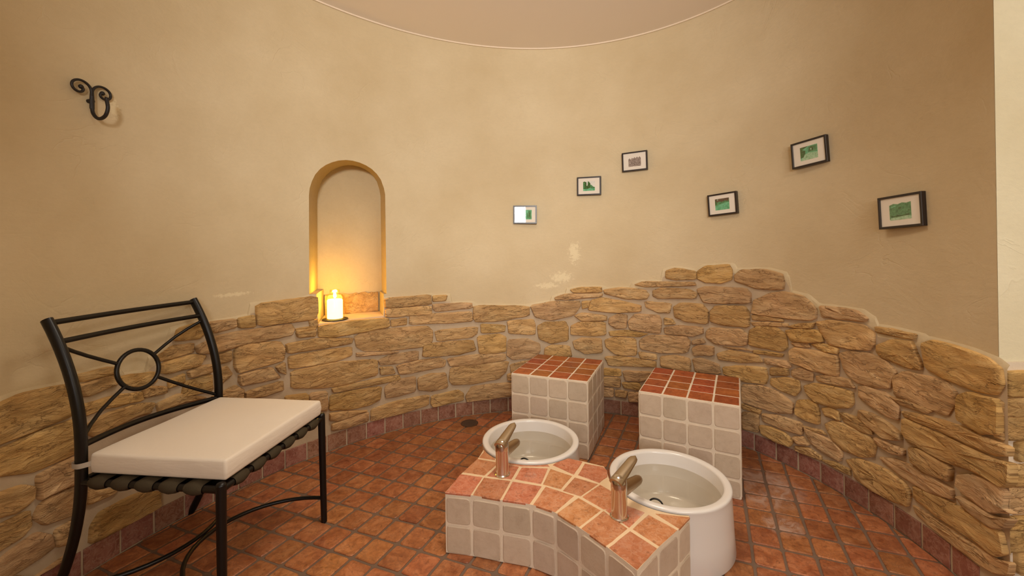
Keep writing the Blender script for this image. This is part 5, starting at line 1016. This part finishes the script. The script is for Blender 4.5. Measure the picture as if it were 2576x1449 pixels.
# ------------------------------------------------------------------ SEAT CUSHION
def cushion():
    zc0, zc1 = 0.4425, 0.502
    u0, u1, v0, v1 = -0.243, 0.232, -0.207, 0.238
    root = empty('seat_cushion', (CHX, CHY, zc0), CTH)
    tag(root, 'flat cream canvas cushion lying on the black metal chair', 'cushion')
    bm = bmesh.new(); N = 18
    rng = random.Random(3)
    def f(u, v, top):
        x = u0 + (u1 - u0) * u; y = v0 + (v1 - v0) * v
        ed = min(u, 1 - u, v, 1 - v)
        crown = 0.004 * (1 - (1 - min(1, ed * 2.4)) ** 2)
        wav = 0.0010 * sin(9 * u + 3 * v) * cos(7 * v)
        z = (zc1 - zc0 + crown + wav) if top else 0.0
        return cl(x, y, z)
    T = [[bm.verts.new(f(i / N, j / N, True)) for j in range(N + 1)] for i in range(N + 1)]
    B = [[bm.verts.new(f(i / N, j / N, False)) for j in range(N + 1)] for i in range(N + 1)]
    for i in range(N):
        for j in range(N):
            bm.faces.new((T[i][j], T[i + 1][j], T[i + 1][j + 1], T[i][j + 1])); bm.faces.new((B[i][j], B[i][j + 1], B[i + 1][j + 1], B[i + 1][j]))
    border = [(i, 0) for i in range(N)] + [(N, j) for j in range(N)] + [(i, N) for i in range(N, 0, -1)] + [(0, j) for j in range(N, 0, -1)]
    nb = len(border)
    mids = []
    for (i, j) in border:
        p = (T[i][j].co + B[i][j].co) / 2
        c = Vector(((u0 + u1) / 2, -(v0 + v1) / 2, p.z)); d = (p - c).normalized()
        mids.append(bm.verts.new(p + d * (0.004 + 0.0012 * sin(i * 1.3 + j * .9))))
    for k in range(nb):
        a, b = border[k], border[(k + 1) % nb]
        bm.faces.new((T[a[0]][a[1]], T[b[0]][b[1]], mids[(k + 1) % nb], mids[k])); bm.faces.new((mids[k], mids[(k + 1) % nb], B[b[0]][b[1]], B[a[0]][a[1]]))
    bmesh.ops.recalc_face_normals(bm, faces=bm.faces)
    sharp = [e for e in bm.edges if len(e.link_faces) == 2 and e.calc_face_angle(0) > 0.7]
    bmesh.ops.bevel(bm, geom=sharp, offset=0.009, segments=3, affect='EDGES', profile=0.6)
    finish(bm, 'cushion_pad', 'cushion', root, smooth=True, angle=60)
    # cloth tie looped round the rear post
    bm = bmesh.new()
    zt = 0.474 - zc0; cx_, cy_ = -CW / 2, -CD / 2 + pz(0.46)
    P = [cl(u0 + .006, v0 + .012, zt), cl(cx_ - 0.015, cy_ + 0.014, zt), cl(cx_ - 0.0165, cy_ - 0.006, zt), cl(cx_ - 0.010, cy_ - 0.0195, zt + .001), cl(cx_ + 0.006, cy_ - 0.019, zt + .002), cl(cx_ + .015, cy_ - .008, zt)]
    P = bez(P, 4)
    rows = []
    for p in P: rows.append([bm.verts.new(p + Vector((0, 0, -0.0075))), bm.verts.new(p + Vector((0, 0, 0.0075)))])
    for a, b in zip(rows, rows[1:]): bm.faces.new((a[0], b[0], b[1], a[1]))
    bmesh.ops.solidify(bm, geom=list(bm.faces), thickness=0.0025)
    finish(bm, 'tie', 'cushion', root, smooth=True, angle=50)
cushion()

# ------------------------------------------------------------------ PICTURES
def flat_mat(name, c1, c2, scale, c3=None):
    m = NT(name); v = objv(m); n = m.noise(v, scale, 5, 0.7, 0.6)
    st = [(0.38, c1), (0.58, c2)] + ([(0.66, c3)] if c3 else [])
    return m.set(Base_Color=m.ramp(n, st), Roughness=0.7, Specular_IOR_Level=0.2)
MAT['p_leaf'] = flat_mat('print_dark_foliage', (0.005, 0.022, 0.004), (0.05, 0.17, 0.03), 160)
MAT['p_green'] = flat_mat('print_green', (0.03, 0.14, 0.045), (0.10, 0.30, 0.12), 110)
MAT['p_lawn'] = flat_mat('print_lawn', (0.07, 0.33, 0.15), (0.17, 0.50, 0.28), 60)
MAT['p_pale'] = flat_mat('print_pale_green', (0.22, 0.42, 0.22), (0.42, 0.60, 0.40), 120)
MAT['p_sky'] = flat_mat('print_sky', (0.62, 0.60, 0.55), (0.74, 0.70, 0.62), 40)
MAT['p_brown'] = flat_mat('print_brown', (0.02, 0.012, 0.008), (0.16, 0.09, 0.05), 220)
MAT['p_town'] = flat_mat('print_town_etching', (0.06, 0.035, 0.028), (0.42, 0.33, 0.28), 300, (0.70, 0.61, 0.52))
PM = ['p_leaf', 'p_green', 'p_lawn', 'p_pale', 'p_sky', 'p_brown', 'p_town']
# each print: list of (material, polygon in 0..1 picture coordinates)
PR = [
 [(2, [(0, 0), (1, 0), (1, 1), (0, 1)]), (4, [(0, .45), (.25, .6), (.42, 1), (0, 1)]), (1, [(.5, .1), (.95, .12), (.9, .8), (.7, .95), (.62, .6), (.5, .75)]), (3, [(.02, 0), (.2, .1), (.45, .62), (.36, .6)]), (0, [(.72, .3), (.85, .3), (.83, .7), (.74, .66)])],
 [(4, [(0, 0), (1, 0), (1, 1), (0, 1)]), (2, [(0, 0), (1, 0), (1, .28), (0, .25)]), (0, [(0, .22), (.18, .2), (.4, .22), (.62, .3), (.62, .75), (.5, .95), (.42, .98), (.38, .55), (.3, .5), (.28, .9), (.14, .98), (.04, .96), (0, .9)]), (1, [(.6, .25), (1, .22), (1, .36), (.85, .42), (.7, .62), (.62, .6)]), (1, [(.02, .3), (.12, .3), (.14, .85), (.03, .85)])],
 [(6, [(0, 0), (1, 0), (1, .8), (.9, .95), (.8, .82), (.7, .95), (.6, .8), (.5, .92), (.38, .78), (.3, .88), (.2, .7), (.1, .85), (0, .75)])],
 [(2, [(0, 0), (1, 0), (1, 1), (0, 1)]), (1, [(0, .38), (.3, .5), (.7, .6), (1, .62), (1, 1), (0, 1)]), (5, [(.0, .75), (.15, .68), (.3, .76), (.5, .70), (.7, .78), (.95, .72), (1, 1), (0, 1)]), (0, [(0, .45), (.1, .5), (.12, .75), (0, .9)]), (3, [(.15, .88), (.24, .88), (.22, .96), (.16, .96)])],
 [(2, [(0, 0), (1, 0), (1, 1), (0, 1)]), (3, [(0, .0), (1, 0), (1, .42), (.5, .5), (.2, .4)]), (0, [(0, .2), (.18, .25), (.3, .5), (.3, .7), (.12, .8), (.3, .9), (.5, 1), (0, 1)]), (1, [(.45, .55), (.95, .5), (.98, .95), (.5, .95)]), (0, [(.52, .62), (.74, .6), (.76, .88), (.66, .92), (.54, .86)]), (3, [(.59, .66), (.68, .66), (.67, .8), (.6, .8)])],
 [(1, [(0, .05), (1, .05), (1, 1), (.8, .95), (.6, 1), (.4, .93), (.2, .98), (0, .9)]), (3, [(0, 0), (1, .02), (1, .2), (.6, .24), (.05, .14)]), (0, [(.05, .3), (.2, .24), (.4, .3), (.6, .27), (.92, .34), (.9, .24), (.3, .17), (.05, .2)]), (0, [(.42, .64), (.56, .66), (.55, .76), (.43, .74)]), (0, [(.84, .42), (.93, .5), (.9, .6)]), (2, [(.1, .75), (.3, .8), (.3, .86), (.1, .82)])],
]
FL = ['small dark-framed picture half hidden by glare, leftmost of the six',
      'small dark-framed picture of dark green trees under a pale sky, second from the left',
      'small dark-framed picture of a brown town etching, third from the left',
      'small dark-framed picture of brown and green trees over a lawn, fourth from the left',
      'small dark-framed picture of a pale green garden, highest of the six',
      'small dark-framed picture of a green castle wall, the rightmost, tilted near the corner']
FWd, FHt = DATA['FWH']
def picture(i, q, label):
    a, z, phi, yaw = q
    r = rad(a) - 0.030; b = a + yaw
    c = Vector((CX + r * cos(a), CY + r * sin(a), z))
    X = Vector((sin(b), -cos(b), 0)); Z = Vector((0, 0, 1)); Yn = Vector((-cos(b), -sin(b), 0))
    U = X * cos(phi) + Z * sin(phi); V = -X * sin(phi) + Z * cos(phi)
    M = Matrix(((U.x, Yn.x, V.x, c.x), (U.y, Yn.y, V.y, c.y), (U.z, Yn.z, V.z, c.z), (0, 0, 0, 1)))
    root = empty('picture_frame'); root.matrix_world = M
    tag(root, label, 'picture', 'small framed pictures on the curved wall')
    w, h, m, d = FWd / 2, FHt / 2, 0.0085, 0.024
    bm = bmesh.new()
    ring = lambda k, y: [bm.verts.new((sx * (w - k), y, sz * (h - k))) for sx, sz in ((-1, -1), (1, -1), (1, 1), (-1, 1))]
    rs = [ring(0, -d), ring(0, -0.0008), ring(0.0008, 0), ring(m - .0008, 0), ring(m, -0.0008), ring(m, -0.007), ring(m, -d)]
    for p, q_ in zip(rs, rs[1:] + rs[:1]):
        for j in range(4): bm.faces.new((p[j], p[(j + 1) % 4], q_[(j + 1) % 4], q_[j]))
    finish(bm, 'frame', 'frame', root)
    bm = bmesh.new(); add_box(bm, -w + m, w - m, -0.008, -0.0055, -h + m, h - m); finish(bm, 'mount', 'mount', root)
    pw, ph = FWd * 0.245, FHt * 0.26
    bm = bmesh.new()
    ox = 0.022 if i == 0 else 0.0
    pw2 = pw * 0.85 if i == 0 else pw
    used = []
    for k, (mi, P) in enumerate(PR[i]):
        vs_ = [bm.verts.new((ox * 0 + (x - .5) * 2 * pw2 + (0.012 if i == 0 else 0), -0.0053 + 0.00012 * k, (y - .5) * 2 * ph)) for x, y in P]
        f = bm.faces.new(vs_[::-1]); f.material_index = mi
        f.normal_update()
    me = bpy.data.meshes.new('print'); 
    for f in bm.faces:
        if f.normal.y < 0: f.normal_flip()
    bm.to_mesh(me); bm.free()
    for k in PM: me.materials.append(MAT[k])
    o = bpy.data.objects.new('print', me); COL.objects.link(o); o.parent = root
    bm = bmesh.new(); add_box(bm, -w + m + .0002, w - m - .0002, -0.0035, -0.002, -h + m + .0002, h - m - .0002); finish(bm, 'glass', 'pane', root)
    # hanger that bridges the gap to the curved wall
    bm = bmesh.new(); add_box(bm, -0.012, 0.012, -0.0295, -0.0075, h * 0.35, h * 0.6); finish(bm, 'hanger', 'frame', root)
for i, q in enumerate(DATA['FR']): picture(i, q, FL[i])

# ------------------------------------------------------------------ SCROLL HOOK on the left of the wall
def hook():
    a0, z0 = 2.978, 1.650
    c = wp(a0, z0, 0.0)
    X = Vector((sin(a0), -cos(a0), 0)); N = Vector((-cos(a0), -sin(a0), 0)); Z = Vector((0, 0, 1))
    root = empty('scroll_hook'); root.matrix_world = Matrix(((X.x, N.x, 0, c.x), (X.y, N.y, 0, c.y), (X.z, N.z, 1, c.z), (0, 0, 0, 1)))
    tag(root, 'black wrought-iron scroll hook high on the plaster wall above the chair', 'hook')
    # in wall coordinates x runs to the right seen from the room; 'a' falls to the right
    def P(x, z, off): return Vector((x, off, z))
    sx = 1
    def scroll(sg, name):
        pts = []
        cx_, cz_ = sg * 0.036, 0.022
        for k in range(30):
            t = k / 29; ang = (pi if sg > 0 else 0) + sg * (-1) * (-0.25 + t * 2 * pi * 1.18)
            r = 0.0295 * (1 - t) + 0.006
            pts.append(P(cx_ + r * cos(ang), cz_ + r * 0.92 * sin(ang), 0.016))
        pts = [P(sg * 0.003, -0.040, 0.016), P(sg * 0.003, -0.01, 0.016)] + pts
        bm = bmesh.new(); add_tube(bm, bez(pts, 2), 0.0042, 9, up=Vector((0, 1, 0)))
        sc = finish(bm, name, 'iron', root, smooth=True, angle=60)
        bm = bmesh.new(); bmesh.ops.create_uvsphere(bm, u_segments=12, v_segments=8, radius=0.0075, matrix=Matrix.Translation(pts[-1])); finish(bm, 'scroll_end', 'iron', sc, smooth=True)
    scroll(-1, 'scroll'); scroll(1, 'scroll')
    pts = [P(0, 0.004, 0.016), P(0, -0.03, 0.016), P(0, -0.055, 0.020), P(0, -0.073, 0.036), P(0, -0.076, 0.055), P(0, -0.065, 0.074), P(0, -0.04, 0.083), P(0, -0.012, 0.078), P(0, -0.004, 0.080)]
    bm = bmesh.new(); add_tube(bm, bez(pts, 5), 0.0058, 10, up=Vector((1, 0, 0))); finish(bm, 'hook_bar', 'iron', root, smooth=True, angle=60)
    bm = bmesh.new(); bmesh.ops.create_cone(bm, cap_ends=True, segments=16, radius1=0.008, radius2=0.007, depth=0.018, matrix=Matrix.Translation((0, 0.009, -0.012)) @ Matrix.Rotation(pi / 2, 4, 'X')); finish(bm, 'wall_plug', 'iron', root, smooth=True, angle=40)
hook()

# ------------------------------------------------------------------ LAMP in the niche
def lamp():
    zz = ZN0 + 0.0045
    p = Vector((-1.020, 2.365))
    root = empty('glass_candle_lamp', (p.x, p.y, zz))
    tag(root, 'glowing glass candle lamp standing on the sill of the arched wall niche', 'lamp')
    bm = bmesh.new(); add_lathe(bm, [(0, 0), (0.066, 0), (0.070, 0.002), (0.070, 0.006), (0.067, 0.006), (0.064, 0.003), (0, 0.003)], 40); finish(bm, 'tray', 'iron', root, smooth=True, angle=40)
    bm = bmesh.new(); add_lathe(bm, [(0, 0.0035), (0.048, 0.0035), (0.052, 0.008), (0.052, 0.135), (0.046, 0.146), (0.030, 0.150), (0.027, 0.156), (0.027, 0.172), (0.025, 0.172), (0.025, 0.155), (0.029, 0.148), (0.045, 0.143), (0.049, 0.134), (0.049, 0.011), (0, 0.008)], 40)
    finish(bm, 'jar', 'jar_glass', root, smooth=True, angle=50)
    bm = bmesh.new(); add_lathe(bm, [(0, 0.0085), (0.040, 0.0085), (0.042, 0.012), (0.042, 0.112), (0.036, 0.118), (0, 0.116)], 32); candle = finish(bm, 'candle', 'wax', root, smooth=True, angle=50)
    bm = bmesh.new(); add_lathe(bm, [(0, 0.122), (0.006, 0.127), (0.009, 0.137), (0.007, 0.150), (0.003, 0.162), (0, 0.168)], 16); finish(bm, 'flame', 'flame', root, smooth=True)
    bm = bmesh.new(); add_tube(bm, [(0, 0, 0.114), (0.001, 0, 0.128)], 0.0012, 6); finish(bm, 'wick', 'rubber', candle)
    l = bpy.data.lights.new('candle_light', 'POINT'); l.energy = 4.6; l.color = (1.0, 0.55, 0.05); l.shadow_soft_size = 0.018
    o = bpy.data.objects.new('candle_light', l); COL.objects.link(o); o.location = (p.x, p.y, zz + 0.150)
lamp()

# ------------------------------------------------------------------ FLOOR DRAIN
def drain():
    root = empty('floor_drain', (-0.283, 2.607, 0.0008)); tag(root, 'round dull metal floor drain near the skirting left of the seat blocks', 'drain')
    bm = bmesh.new(); add_lathe(bm, [(0, 0.0), (0.055, 0.0), (0.055, 0.002), (0.050, 0.003), (0.046, 0.0018), (0, 0.0018)], 32); finish(bm, 'drain_rim', 'drain', root, smooth=True, angle=30)
    bm = bmesh.new()
    for k in range(-3, 4):
        h = math.sqrt(max(0, 0.040 ** 2 - (k * 0.011) ** 2)); add_box(bm, -h, h, k * 0.011 - 0.0025, k * 0.011 + 0.0025, 0.0017, 0.0032)
    finish(bm, 'grate', 'drain', root)
drain()
